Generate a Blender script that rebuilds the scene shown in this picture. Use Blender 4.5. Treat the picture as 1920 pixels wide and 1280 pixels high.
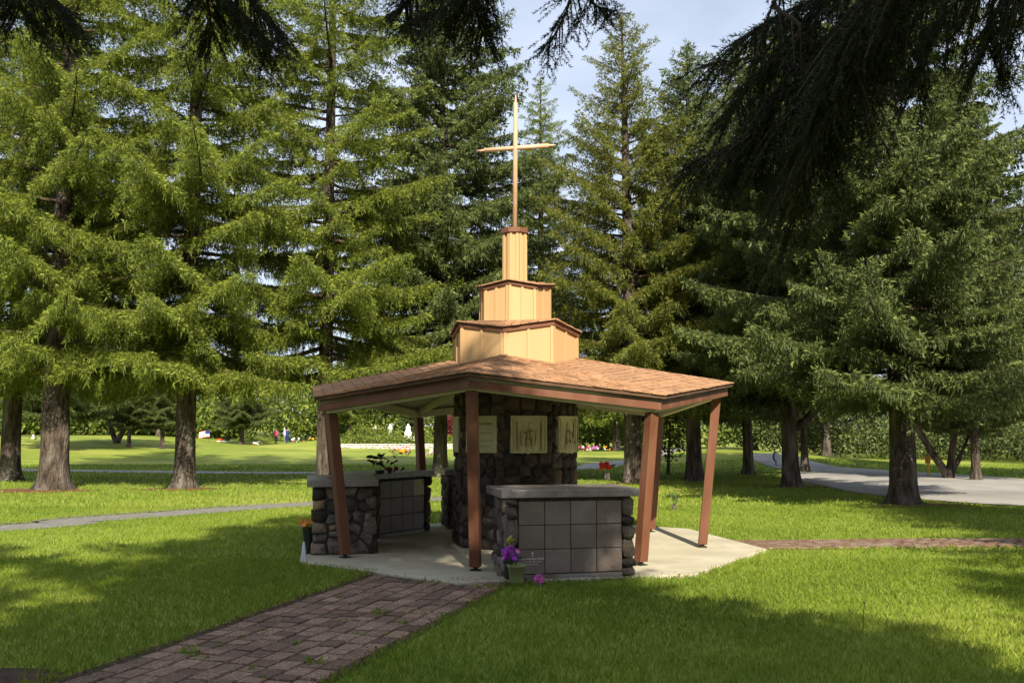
import bpy, bmesh, math, random
import numpy as np
from mathutils import Vector, Matrix, noise as mnoise
R = math.radians
random.seed(7)
rng = np.random.default_rng(11)
sc = bpy.context.scene
col = sc.collection
for o in list(bpy.data.objects): bpy.data.objects.remove(o)

# ------------------------------------------------------------------ camera
FPX, HORIZON, CAMH = 1740.0, 806.0, 1.7           # focal length and horizon, in 1920x1280 photo pixels
PITCH = math.atan((HORIZON - 640) / FPX)
cam = bpy.data.cameras.new('camera'); camo = bpy.data.objects.new('camera', cam); col.objects.link(camo)
cam.sensor_width = 36.0; cam.lens = 36.0 * FPX / 1920.0
cam.clip_start = 0.05; cam.clip_end = 4000
camo.location = (0, 0, CAMH); camo.rotation_euler = (R(90) + PITCH, 0, 0)
sc.camera = camo

# ------------------------------------------------------------------ world, sun, exposure
SUN_EL, SUN_OFF = R(36), R(10.4)                   # sun behind the camera, a little to the right
sun_dir = Vector((math.sin(SUN_OFF) * math.cos(SUN_EL), -math.cos(SUN_OFF) * math.cos(SUN_EL), math.sin(SUN_EL)))
w = bpy.data.worlds.new('World'); sc.world = w; w.use_nodes = True
nt = w.node_tree; nt.nodes.clear()
out = nt.nodes.new('ShaderNodeOutputWorld'); bg = nt.nodes.new('ShaderNodeBackground')
sky = nt.nodes.new('ShaderNodeTexSky'); sky.sky_type = 'NISHITA'; sky.sun_disc = False
sky.sun_elevation = SUN_EL; sky.sun_rotation = math.atan2(sun_dir.x, sun_dir.y)
sky.air_density = 1.0; sky.dust_density = 1.2; sky.ozone_density = 1.0
tc = nt.nodes.new('ShaderNodeTexCoord'); mp = nt.nodes.new('ShaderNodeMapping'); mp.inputs['Scale'].default_value = (1.0, 1.0, 2.6)
nz = nt.nodes.new('ShaderNodeTexNoise'); nz.inputs['Scale'].default_value = 1.7; nz.inputs['Detail'].default_value = 7; nz.inputs['Roughness'].default_value = .55
rp = nt.nodes.new('ShaderNodeValToRGB'); rp.color_ramp.elements[0].position = .38; rp.color_ramp.elements[0].color = (.40, .40, .40, 1); rp.color_ramp.elements[1].position = .72; rp.color_ramp.elements[1].color = (.92, .92, .92, 1)
mx = nt.nodes.new('ShaderNodeMix'); mx.data_type = 'RGBA'
nt.links.new(tc.outputs['Generated'], mp.inputs[0]); nt.links.new(mp.outputs[0], nz.inputs['Vector']); nt.links.new(nz.outputs[0], rp.inputs[0])
nt.links.new(rp.outputs[0], mx.inputs[0]); nt.links.new(sky.outputs[0], mx.inputs[6]); mx.inputs[7].default_value = (7.6, 8.5, 10.2, 1)
nt.links.new(mx.outputs[2], bg.inputs[0]); bg.inputs[1].default_value = 0.062
nt.links.new(bg.outputs[0], out.inputs[0])
sl = bpy.data.lights.new('sun', 'SUN'); sl.energy = 5.0; sl.angle = R(0.5); sl.color = (1.0, .92, .77)
so = bpy.data.objects.new('sun', sl); col.objects.link(so)
so.rotation_euler = sun_dir.to_track_quat('Z', 'Y').to_euler(); so.location = (5, -20, 30)
sc.view_settings.view_transform = 'Standard'; sc.view_settings.look = 'None'; sc.view_settings.gamma = 1
sc.view_settings.exposure = 1.0; sc.view_settings.use_curve_mapping = False
sc.render.engine = 'CYCLES'

# ------------------------------------------------------------------ helpers
def gp(px, py, h=0.0):
    """photo pixel -> point at height h on level ground (used to survey where things stand)"""
    t = (640 - py) / FPX; k = (math.sin(PITCH) + t * math.cos(PITCH)) / (math.cos(PITCH) - t * math.sin(PITCH))
    z = (h - CAMH) / k; d = z * math.cos(PITCH) + (h - CAMH) * math.sin(PITCH)
    return ((px - 960) * d / FPX, z)
def at(px, py, z):
    """photo pixel at distance z -> world point"""
    t = (640 - py) / FPX; k = (math.sin(PITCH) + t * math.cos(PITCH)) / (math.cos(PITCH) - t * math.sin(PITCH))
    y = z * k; d = z * math.cos(PITCH) + y * math.sin(PITCH)
    return Vector(((px - 960) * d / FPX, z, CAMH + y))
def sstep(a, b, x):
    t = np.clip((x - a) / (b - a), 0, 1); return t * t * (3 - 2 * t)
def terrain(x, y):
    x = np.asarray(x, float); y = np.asarray(y, float)
    z = 1.15 * sstep(8, 32, -x) * sstep(42, 68, y) * (1 - .7 * sstep(-40, -22, x))
    z = z + 2.2 * sstep(95, 170, y) + .55 * sstep(6, 13, x) * (1 - sstep(13, 22, x)) * sstep(38, 52, y) * (1 - sstep(60, 80, y))
    z = z + .7 * sstep(76.5, 86, y) * (1 - sstep(96, 110, y)) * sstep(-24, -17, x) * (1 - sstep(2, 8, x))
    return z

def tag(o, label, cat, group=None, kind=None):
    if label: o['label'] = label
    if cat: o['category'] = cat
    if group: o['group'] = group
    if kind: o['kind'] = kind
    return o
def link(name, me, parent=None, loc=None):
    o = bpy.data.objects.new(name, me); col.objects.link(o)
    if parent is not None: o.parent = parent
    if loc is not None: o.location = loc
    return o
def empty(name, loc=(0, 0, 0), rz=0.0):
    o = bpy.data.objects.new(name, None); col.objects.link(o); o.location = loc; o.rotation_euler = (0, 0, rz); o.empty_display_size = .2
    return o
def mesh(name, V, F, mats=None, smooth=False, mi=None):
    me = bpy.data.meshes.new(name)
    me.from_pydata([tuple(v) for v in V], [], [tuple(f) for f in F])
    if mats is not None:
        for m in (mats if isinstance(mats, (list, tuple)) else [mats]): me.materials.append(m)
    if mi is not None: me.polygons.foreach_set('material_index', np.asarray(mi, np.int32))
    if smooth: me.polygons.foreach_set('use_smooth', np.ones(len(me.polygons), bool))
    me.update(); return me
def tri_mesh(name, V, T, mat, attr=None):
    """fast triangle mesh from numpy arrays"""
    me = bpy.data.meshes.new(name); n = len(V); m = len(T)
    me.vertices.add(n); me.vertices.foreach_set('co', np.ascontiguousarray(V, np.float32).ravel())
    me.loops.add(m * 3); me.loops.foreach_set('vertex_index', np.ascontiguousarray(T, np.int32).ravel())
    me.polygons.add(m); me.polygons.foreach_set('loop_start', np.arange(0, m * 3, 3, dtype=np.int32))
    if attr is not None:
        a = me.attributes.new('tint', 'FLOAT', 'POINT'); a.data.foreach_set('value', np.ascontiguousarray(attr, np.float32))
    me.materials.append(mat); me.update(calc_edges=True); return me
class MB:
    def __init__(s): s.V = []; s.F = []; s.M = []
    def add(s, V, F, m=0):
        b = len(s.V); s.V += [tuple(v) for v in V]; s.F += [tuple(i + b for i in f) for f in F]; s.M += [m] * len(F); return s
    def hexa(s, P, m=0):   # 8 points: bottom ring 0-3, top ring 4-7
        return s.add(P, [(3, 2, 1, 0), (4, 5, 6, 7), (0, 1, 5, 4), (1, 2, 6, 5), (2, 3, 7, 6), (3, 0, 4, 7)], m)
    def box(s, c, size, rz=0.0, m=0, M=None):
        hx, hy, hz = size[0] / 2, size[1] / 2, size[2] / 2
        P = [Vector((x, y, z)) for z in (-hz, hz) for x, y in ((-hx, -hy), (hx, -hy), (hx, hy), (-hx, hy))]
        Q = M if M is not None else Matrix.Rotation(rz, 4, 'Z')
        return s.hexa([Q @ p + Vector(c) for p in P], m)
    def tube(s, pts, rad, n=6, m=0, cap=True):
        pts = [Vector(p) for p in pts]; rad = rad if isinstance(rad, (list, tuple)) else [rad] * len(pts)
        V = []; F = []
        for i, p in enumerate(pts):
            d = (pts[min(i + 1, len(pts) - 1)] - pts[max(i - 1, 0)]).normalized()
            a = d.cross(Vector((0, 0, 1)) if abs(d.z) < .9 else Vector((1, 0, 0))).normalized(); b = d.cross(a)
            V += [p + (a * math.cos(2 * math.pi * k / n) + b * math.sin(2 * math.pi * k / n)) * rad[i] for k in range(n)]
        for i in range(len(pts) - 1):
            F += [(i * n + k, i * n + (k + 1) % n, (i + 1) * n + (k + 1) % n, (i + 1) * n + k) for k in range(n)]
        if cap: F += [tuple(range(n - 1, -1, -1)), tuple((len(pts) - 1) * n + k for k in range(n))]
        return s.add(V, F, m)
    def lathe(s, prof, n=12, c=(0, 0, 0), m=0, sx=1, sy=1):
        V = []; F = []
        for r, z in prof: V += [(c[0] + r * sx * math.cos(2 * math.pi * k / n), c[1] + r * sy * math.sin(2 * math.pi * k / n), c[2] + z) for k in range(n)]
        for i in range(len(prof) - 1): F += [(i * n + k, i * n + (k + 1) % n, (i + 1) * n + (k + 1) % n, (i + 1) * n + k) for k in range(n)]
        F += [tuple(range(n - 1, -1, -1)), tuple((len(prof) - 1) * n + k for k in range(n))]
        return s.add(V, F, m)
    def ball(s, c, r, n=8, m=0, sc3=(1, 1, 1)):
        pr = [(math.sin(math.pi * i / 6) * r + 1e-4, -math.cos(math.pi * i / 6) * r * sc3[2]) for i in range(7)]
        return s.lathe(pr, n, c, m, sc3[0], sc3[1])
    def build(s, name, mats, parent=None, loc=None, smooth=False):
        return link(name, mesh(name, s.V, s.F, mats, smooth, s.M), parent, loc)

# ------------------------------------------------------------------ materials
def mat(name, c1, c2=None, scale=5.0, rough=.8, bump=0.0, bscale=None, rv=0.0, spec=.3, detail=5, stretch=(1, 1, 1), lo=.35, hi=.65, metal=0.0, c3=None, s3=1.0, trans=0.0, bdist=.02):
    m = bpy.data.materials.new(name); m.use_nodes = True; t = m.node_tree; N = t.nodes; b = N['Principled BSDF']
    b.inputs['Roughness'].default_value = rough; b.inputs['Specular IOR Level'].default_value = spec; b.inputs['Metallic'].default_value = metal
    tcn = N.new('ShaderNodeTexCoord'); oi = N.new('ShaderNodeObjectInfo')
    mul = N.new('ShaderNodeMath'); mul.operation = 'MULTIPLY'; mul.inputs[1].default_value = 53.0; t.links.new(oi.outputs['Random'], mul.inputs[0])
    mpn = N.new('ShaderNodeMapping'); mpn.inputs['Scale'].default_value = stretch
    t.links.new(tcn.outputs['Object'], mpn.inputs['Vector']); t.links.new(mul.outputs[0], mpn.inputs['Location'])
    n = N.new('ShaderNodeTexNoise'); n.inputs['Scale'].default_value = scale; n.inputs['Detail'].default_value = detail; n.inputs['Roughness'].default_value = .6
    t.links.new(mpn.outputs[0], n.inputs['Vector'])
    r = N.new('ShaderNodeValToRGB'); r.color_ramp.elements[0].position = lo; r.color_ramp.elements[1].position = hi
    r.color_ramp.elements[0].color = (*c1, 1); r.color_ramp.elements[1].color = (*(c2 or c1), 1)
    t.links.new(n.outputs[0], r.inputs[0]); cur = r.outputs[0]
    if c3:
        n3 = N.new('ShaderNodeTexNoise'); n3.inputs['Scale'].default_value = s3; n3.inputs['Detail'].default_value = 4; t.links.new(mpn.outputs[0], n3.inputs['Vector'])
        r3 = N.new('ShaderNodeValToRGB'); r3.color_ramp.elements[0].position = .48; r3.color_ramp.elements[1].position = .68
        t.links.new(n3.outputs[0], r3.inputs[0]); m3 = N.new('ShaderNodeMix'); m3.data_type = 'RGBA'
        t.links.new(r3.outputs[0], m3.inputs[0]); t.links.new(cur, m3.inputs[6]); m3.inputs[7].default_value = (*c3, 1); cur = m3.outputs[2]
    if rv:
        hs = N.new('ShaderNodeHueSaturation'); mr = N.new('ShaderNodeMapRange')
        mr.inputs['To Min'].default_value = 1 - rv; mr.inputs['To Max'].default_value = 1 + rv
        t.links.new(oi.outputs['Random'], mr.inputs[0]); t.links.new(mr.outputs[0], hs.inputs['Value']); t.links.new(cur, hs.inputs['Color']); cur = hs.outputs[0]
    t.links.new(cur, b.inputs['Base Color'])
    if bump:
        bn = N.new('ShaderNodeTexNoise'); bn.inputs['Scale'].default_value = bscale or scale * 3; bn.inputs['Detail'].default_value = 6; t.links.new(mpn.outputs[0], bn.inputs['Vector'])
        bp = N.new('ShaderNodeBump'); bp.inputs['Strength'].default_value = bump; bp.inputs['Distance'].default_value = bdist
        t.links.new(bn.outputs[0], bp.inputs['Height']); t.links.new(bp.outputs[0], b.inputs['Normal'])
    if trans:
        tr = N.new('ShaderNodeBsdfTranslucent'); ms = N.new('ShaderNodeMixShader'); ms.inputs[0].default_value = trans
        t.links.new(cur, tr.inputs[0]); t.links.new(b.outputs[0], ms.inputs[1]); t.links.new(tr.outputs[0], ms.inputs[2]); t.links.new(ms.outputs[0], N['Material Output'].inputs[0])
    return m
def leafmat(name, cols, trans=.28, rough=.55):
    """foliage: colour from the per-shoot 'tint' attribute (old needles .. new growth)"""
    m = bpy.data.materials.new(name); m.use_nodes = True; t = m.node_tree; N = t.nodes; b = N['Principled BSDF']
    a = N.new('ShaderNodeAttribute'); a.attribute_name = 'tint'; r = N.new('ShaderNodeValToRGB'); e = r.color_ramp.elements
    e[0].position = 0; e[0].color = (*cols[0], 1); e[1].position = 1; e[1].color = (*cols[-1], 1)
    for i, c in enumerate(cols[1:-1]): x = e.new((i + 1) / (len(cols) - 1)); x.color = (*c, 1)
    t.links.new(a.outputs['Fac'], r.inputs[0]); t.links.new(r.outputs[0], b.inputs['Base Color'])
    b.inputs['Roughness'].default_value = rough; b.inputs['Specular IOR Level'].default_value = .25
    tr = N.new('ShaderNodeBsdfTranslucent'); ms = N.new('ShaderNodeMixShader'); ms.inputs[0].default_value = trans
    t.links.new(r.outputs[0], tr.inputs[0]); t.links.new(b.outputs[0], ms.inputs[1]); t.links.new(tr.outputs[0], ms.inputs[2]); t.links.new(ms.outputs[0], N['Material Output'].inputs[0])
    return m
M = dict(
    lawn=mat('lawn', (.120, .165, .014), (.215, .260, .025), .9, .9, .6, 60, detail=9, c3=(.27, .28, .045), s3=.16),
    soil=mat('soil', (.035, .02, .012), (.09, .05, .028), 9, .95, .8, 30),
    litter=mat('litter', (.10, .035, .014), (.20, .085, .03), 7, .95, .8, 40, c3=(.045, .05, .015), s3=3),
    concrete=mat('concrete', (.40, .355, .25), (.50, .455, .335), 2.2, .75, .25, 40, c3=(.31, .28, .20), s3=1.1),
    asphalt=mat('asphalt', (.14, .13, .115), (.20, .185, .165), 6, .9, .4, 60),
    road=mat('road', (.26, .245, .22), (.33, .31, .28), 1.2, .9, .2, 30, c3=(.19, .18, .165), s3=.3),
    kerb=mat('kerb', (.10, .095, .08), (.16, .15, .13), 9, .9, .3),
    paver=mat('paver', (.165, .085, .050), (.25, .152, .10), 14, .85, .5, 60, rv=.4, c3=(.31, .24, .18), s3=7, lo=.3, hi=.7),
    joint=mat('joint', (.05, .036, .024), (.085, .06, .04), 12, .95, .8, 50, c3=(.03, .05, .01), s3=4),
    granite=mat('granite', (.095, .066, .054), (.18, .138, .118), 70, .42, .06, 90, rv=.10, spec=.5, detail=3, lo=.3, hi=.7, c3=(.17, .14, .125), s3=2.5),
    gcap=mat('granite_cap', (.15, .125, .115), (.26, .235, .225), 60, .3, .08, 80, spec=.6, detail=3, c3=(.13, .10, .09), s3=4),
    stone=mat('stone', (.040, .034, .030), (.135, .118, .10), 9, .8, .9, 22, rv=.7, c3=(.19, .125, .075), s3=2.6),
    shaded_stone=mat('dark_shaded_stone', (.020, .016, .014), (.060, .049, .042), 9, .8, .9, 22, rv=.6, c3=(.085, .056, .036), s3=2.6),  # dark brown pillar stone, deepened further to paint in the shade under the roof
    mortar=mat('mortar', (.045, .040, .036), (.085, .078, .070), 10, .95, .6, 30),
    tan=mat('tan_paint', (.42, .262, .120), (.46, .292, .136), 2.2, .65, .08, 60, stretch=(1, 1, .12), rv=.04),
    brown=mat('brown_paint', (.105, .039, .018), (.140, .052, .025), 3, .6, .12, 50, stretch=(1, 1, .3), c3=(.16, .068, .036), s3=5),
    cream=mat('cream_paint', (.50, .46, .32), (.56, .52, .37), 3, .7, .05, 40),
    shingle=mat('shingle', (.29, .155, .078), (.40, .225, .118), 7, .85, .35, 60, rv=.18, c3=(.26, .135, .07), s3=1.6),
    deck=mat('roof_deck', (.07, .04, .025), (.11, .06, .035), 6, .9),
    plaque=mat('plaque', (.42, .385, .23), (.50, .455, .28), 4, .55, .1, 30),
    engraved=mat('engraved', (.17, .14, .07), (.22, .19, .10), 8, .8),
    white_letter=mat('white_letter', (.7, .68, .62), (.75, .73, .68), 8, .7),
    copper=mat('copper_paint', (.55, .32, .19), (.64, .40, .25), 4, .45, .05, 20, spec=.5),
    bark=mat('bark', (.024, .017, .012), (.105, .078, .058), 4.5, .95, 1.0, 9, stretch=(2.4, 2.4, .6), c3=(.17, .145, .115), s3=1.6, bdist=.12),
    twig=mat('twig', (.05, .035, .025), (.10, .07, .045), 8, .9),
    bleached=mat('statue_white', (.78, .76, .70), (.85, .83, .77), 4, .7, .05, 20),
    drystone=mat('pale_stone', (.36, .33, .27), (.60, .56, .48), 3, .85, .3, 14, rv=.25),
    metal=mat('vase_metal', (.45, .40, .30), (.6, .55, .42), 6, .3, .05, 30, metal=.8),
    darkmetal=mat('dark_metal', (.02, .02, .018), (.04, .04, .035), 6, .5),
    greenpot=mat('green_pot', (.17, .19, .085), (.22, .24, .115), 5, .5),
    greenvase=mat('green_vase', (.02, .035, .02), (.035, .05, .03), 5, .4),
    plastic=mat('clear_plastic', (.62, .64, .66), (.75, .77, .8), 30, .2, .4, 50, spec=.7, trans=.4),
    yellowsign=mat('sign_yellow', (.70, .40, .03), (.75, .45, .04), 4, .5),
    orangesign=mat('sign_orange', (.45, .17, .03), (.5, .2, .04), 4, .5),
    signblue=mat('sign_blue', (.03, .07, .4), (.04, .09, .45), 4, .5),
    signwhite=mat('sign_white', (.75, .75, .75), (.8, .8, .8), 4, .5),
    pink=mat('pink_cloth', (.62, .06, .17), (.70, .09, .21), 9, .85, .2),
    bluecloth=mat('pale_blue_cloth', (.42, .52, .72), (.5, .6, .78), 9, .85, .2),
    navy=mat('navy_cloth', (.015, .03, .10), (.02, .04, .13), 9, .85),
    darkcloth=mat('dark_cloth', (.02, .02, .03), (.04, .04, .05), 9, .9),
    greycloth=mat('grey_cloth', (.14, .14, .15), (.19, .19, .20), 9, .9),
    skin=mat('skin', (.50, .27, .19), (.55, .31, .22), 9, .6),
    hairgrey=mat('grey_hair', (.35, .33, .30), (.5, .48, .45), 20, .8),
    hairbrown=mat('brown_hair', (.05, .03, .02), (.08, .05, .03), 20, .8),
    red=mat('red_petal', (.70, .03, .015), (.80, .10, .03), 12, .6, trans=.2),
    purple=mat('purple_petal', (.30, .03, .42), (.48, .07, .58), 14, .6, trans=.2),
    pinkp=mat('pink_petal', (.60, .10, .42), (.72, .25, .55), 14, .6, trans=.2),
    orange=mat('orange_petal', (.75, .25, .02), (.8, .42, .04), 14, .6, trans=.2),
    whitep=mat('white_petal', (.75, .72, .66), (.8, .78, .74), 14, .6, trans=.2),
    maroon=mat('maroon_petal', (.10, .015, .02), (.16, .03, .035), 14, .6, trans=.2),
    leaf=mat('leaf_green', (.035, .085, .015), (.07, .13, .025), 9, .5, trans=.25),
    darkleaf=mat('leaf_dark', (.018, .03, .012), (.035, .045, .02), 9, .6, trans=.15),
    yleaf=mat('leaf_yellow', (.30, .33, .05), (.42, .40, .07), 9, .5, trans=.3),
    norway=leafmat('norway_spruce_needles', [(.064, .084, .016), (.142, .185, .027), (.245, .290, .040), (.40, .42, .075)], .42),
    olive=leafmat('olive_spruce_needles', [(.072, .084, .018), (.135, .158, .027), (.210, .225, .038), (.32, .275, .062)], .42),
    blue=leafmat('blue_spruce_needles', [(.036, .052, .018), (.085, .116, .034), (.155, .192, .052), (.26, .285, .080)], .38),
    shade=leafmat('shaded_spruce_needles', [(.010, .017, .006), (.016, .027, .008), (.024, .040, .010), (.036, .058, .016)], .15),  # near-black green: the shade on the overhead boughs is put into the needle colour
    broad=leafmat('broadleaf', [(.05, .08, .015), (.10, .145, .022), (.17, .215, .030), (.28, .30, .05)], .35),
    scrub=leafmat('scrub_leaf', [(.04, .055, .018), (.075, .10, .030), (.12, .15, .042), (.20, .21, .07)], .3),
    redleaf=leafmat('red_leaf', [(.06, .012, .012), (.10, .02, .02), (.15, .03, .03), (.18, .05, .04)], .3),
    grass=leafmat('grass_blades', [(.115, .180, .018), (.180, .258, .026), (.250, .325, .036), (.38, .40, .085)], .45),
    flagred=mat('flag_red', (.55, .03, .04), (.6, .04, .05), 9, .8),
    flagblue=mat('flag_blue', (.02, .03, .2), (.03, .04, .25), 9, .8),
)

# ------------------------------------------------------------------ ground, paths, road
ex = np.concatenate([-np.geomspace(1500, 60, 14), np.arange(-58, 60, 2.0), np.geomspace(60, 1500, 14)])
ey = np.concatenate([-np.geomspace(400, 12, 8), np.arange(-10, 130, 2.0), np.geomspace(130, 2500, 16)])
X, Y = np.meshgrid(ex, ey); Z = terrain(X, Y)
nx_, ny_ = len(ex), len(ey)
Vg = np.stack([X.ravel(), Y.ravel(), Z.ravel()], 1)
Fg = [(j * nx_ + i, j * nx_ + i + 1, (j + 1) * nx_ + i + 1, (j + 1) * nx_ + i) for j in range(ny_ - 1) for i in range(nx_ - 1)]
g = link('ground', mesh('ground', Vg, Fg, M['lawn'], True)); g['kind'] = 'structure'

CX, CY, ANG = 0.044, 13.95, -10.15                # pavilion centre and turn, surveyed from the photograph
def cor(k, r, h=0.0, c=(0, 0)):
    a = R(ANG + 45 * k); return Vector((c[0] + r * math.sin(a), c[1] - r * math.cos(a), h))
def smooth_line(pts, n=40):
    P = np.array(pts, float); t = np.linspace(0, len(P) - 1, n); o = []
    for u in t:
        i = min(int(u), len(P) - 2); f = u - i; p0 = P[max(i - 1, 0)]; p1 = P[i]; p2 = P[i + 1]; p3 = P[min(i + 2, len(P) - 1)]
        o.append(.5 * (2 * p1 + (p2 - p0) * f + (2 * p0 - 5 * p1 + 4 * p2 - p3) * f * f + (3 * p1 - p0 - 3 * p2 + p3) * f ** 3))
    return np.array(o)
def strip(name, line, width, m, z=.004, jitter=0.0, kind='structure'):
    L = np.asarray(line); d = np.gradient(L, axis=0); d /= np.linalg.norm(d, axis=1)[:, None]; nrm = np.stack([-d[:, 1], d[:, 0]], 1)
    wv = np.asarray(width) * np.ones(len(L)); nw = 5; V = []; F = []
    for i in range(len(L)):
        for j in range(nw):
            s = (j / (nw - 1) - .5); jj = rng.normal(0, jitter) if j in (0, nw - 1) else 0
            p = L[i] + nrm[i] * (wv[i] * s + jj); V.append((p[0], p[1], float(terrain(p[0], p[1])) + z))
    for i in range(len(L) - 1):
        for j in range(nw - 1): F.append((i * nw + j + 1, i * nw + j, (i + 1) * nw + j, (i + 1) * nw + j + 1))
    o = link(name, mesh(name, V, F, m)); o['kind'] = kind; return o
walk1 = smooth_line([(-16, 11.5)] + [gp(*q) for q in ((0, 990), (150, 975), (300, 964.5), (450, 953), (585, 945))] + [(-2.0, 23.2), (1.5, 24.0)], 60)
strip('footpath', walk1, 1.15, M['asphalt'], .006)
dk = np.gradient(walk1, axis=0); dk /= np.linalg.norm(dk, axis=1)[:, None]; kl = walk1 + np.stack([-dk[:, 1], dk[:, 0]], 1) * .61; strip('path_edging', kl, .09, M['kerb'], .03)
walk2 = smooth_line([(-40, 46), (-27, 41.6)] + [gp(*q) for q in ((0, 880.5), (120, 882), (300, 884.5), (580, 886.5))] + [(-2, 38.5), (3.2, 42.0), gp(1140, 869), gp(1200, 862), gp(1290, 852), (22, 74)], 70)
strip('far_footpath', walk2, 1.9, M['road'], .006)
near = [gp(*q) for q in ((1440, 869), (1515, 881), (1565, 887), (1650, 906), (1760, 926), (1920, 948))]; near += [(15.5, 17.0), (20, 11)]
far = [gp(*q) for q in ((1425, 866), (1500, 876), (1600, 880), (1700, 887), (1800, 901), (1920, 917))]; far += [(22, 22.5), (28, 15)]
mid = smooth_line((np.array(near) + np.array(far)) / 2, 50); road_w = np.linalg.norm(smooth_line(near, 50) - smooth_line(far, 50), axis=1)
strip('road', mid, road_w, M['road'], .02)
# concrete slab of the pavilion, eight-sided
SR = 3.62
mb = MB(); n8 = [cor(k, {7: 3.36, 6: 3.3, 5: 3.4}.get(k, SR)) for k in range(8)]
mb.add([(p.x, p.y, -.12) for p in n8] + [(p.x * .997, p.y * .997, .028) for p in n8] + [(p.x * .992, p.y * .992, .036) for p in n8],
       [tuple(range(16, 24))] + [(k, (k + 1) % 8, 8 + (k + 1) % 8, 8 + k) for k in range(8)] + [(8 + k, 8 + (k + 1) % 8, 16 + (k + 1) % 8, 16 + k) for k in range(8)])
slab = mb.build('pavement', M['concrete'], None, (CX, CY, 0)); slab['kind'] = 'structure'
# paved brick path to the slab
PA = Vector((-.85, 10.62)); PD = Vector((-.29, -.957)).normalized(); PN = Vector((PD.y, -PD.x))   # PN points to the right-hand (camera left) side
if PN.x > 0: PN = -PN
PW, PL = 1.62, 9.0
def pth(a, b): return PA + PD * a + PN * b       # a along, b across (- = right, + = left)
mb = MB(); Q = [pth(-.75, -PW / 2 - .05), pth(PL, -PW / 2 - .05), pth(PL, PW / 2 + .16), pth(-.75, PW / 2 + .16)]
base = mb.add([(q.x, q.y, .005) for q in Q], [(0, 1, 2, 3)]).build('brick_path', M['joint']); base['kind'] = 'structure'
pv = MB(); pv.hexa([(-.5, -.5, -.03), (.5, -.5, -.03), (.5, .5, -.03), (-.5, .5, -.03), (-.47, -.46, 0), (.47, -.46, 0), (.47, .46, 0), (-.47, .46, 0)])
pvs = []
for i in range(6):
    V = [(x + random.uniform(-.025, .025), y + random.uniform(-.03, .03), z) for x, y, z in pv.V]; pvs.append(mesh('paver', V, pv.F, M['paver']))
lst = []
ncourse = 9; cw = PW / ncourse
for c in range(ncourse):
    a = -.55 + random.uniform(0, .2); b = -PW / 2 + (c + .5) * cw
    while a < PL:
        L = random.choice([.15, .2, .22, .27]); lst.append((a + L / 2, b, L, cw)); a += L
def paver(a, b, L, wd):
    p = pth(a, b); o = link('paver', random.choice(pvs), base)
    o.matrix_local = Matrix.Translation((p.x, p.y, .030 + random.uniform(-.006, .006))) @ Matrix.Rotation(math.atan2(PD.y, PD.x) + random.gauss(0, .012), 4, 'Z') @ Matrix.Rotation(random.gauss(0, .012), 4, 'X') @ Matrix.Rotation(random.gauss(0, .012), 4, 'Y') @ Matrix.Diagonal((L - .014, wd - .014, 1, 1))
inslab = lambda p: max((p.x - CX) * math.sin(R(ANG + 22.5 + 45 * k)) - (p.y - CY) * math.cos(R(ANG + 22.5 + 45 * k)) for k in range(8)) < SR * math.cos(R(22.5)) + .1
lst = [q for q in lst if not inslab(pth(q[0], q[1]))]; lst.sort(key=lambda q: (q[0] > 4.9, -q[0]))
for q in lst[:296]: paver(*q)
mb = MB()
for a, b, L, wd in lst[296:]:
    p = pth(a, b); mb.box((p.x, p.y, .015), (L - .014, wd - .014, .032), math.atan2(PD.y, PD.x))
o = mb.build('paver_field', M['paver'], base); o['kind'] = 'stuff'
# brick path leaving the slab on the right
rp_ = smooth_line([(3.2, 13.55), gp(1400, 1023), gp(1560, 1021.5), gp(1750, 1019), (8.2, 14.3), (11, 15.4)], 40)
p2 = strip('side_brick_path', rp_, .95, M['joint'], .006); mb = MB()
for i in range(len(rp_) - 1):
    d = rp_[i + 1] - rp_[i]; ln = float(np.hypot(*d)); ang = math.atan2(d[1], d[0]); nn = np.array([-d[1], d[0]]) / ln
    for s in range(max(1, int(ln / .2))):
        for c in range(6):
            p = rp_[i] + d * ((s + (c % 2) * .5 + .3) / max(1, int(ln / .2))) + nn * (-.42 + c * .155 + .03)
            mb.box((p[0], p[1], .017 + random.uniform(-.004, .004)), (.19, .14, .03), ang + random.gauss(0, .03))
o = mb.build('paver_field', M['paver'], p2); o['kind'] = 'stuff'
def patch(name, c, rx, ry, m, z=.005, n=26):
    V = [(c[0], c[1], float(terrain(*c)) + z + .02)]
    for k in range(n):
        a = 2 * math.pi * k / n; r = 1 + .35 * mnoise.noise(Vector((math.cos(a) * 1.5 + c[0], math.sin(a) * 1.5, c[1]))) + random.uniform(-.08, .08)
        x, y = c[0] + rx * r * math.cos(a), c[1] + ry * r * math.sin(a); V.append((x, y, float(terrain(x, y)) + z))
    o = link(name, mesh(name, V, [(0, 1 + k, 1 + (k + 1) % n) for k in range(n)], m)); o['kind'] = 'structure'; return o
bare = [(-13.4, 26.4, 1.7, .95), (-9.7, 27.2, 1.3, .7), (3.97, 30.1, 1.0, .6), (9.2, 21.4, 1.1, .6), (-3.75, 6.45, .62, .5), (8.5, 28.1, .9, .6)]
for i, (x, y, a, b) in enumerate(bare): patch('bare_soil', (x, y), a, b, M['soil'] if i == 4 else M['litter'])

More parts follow.
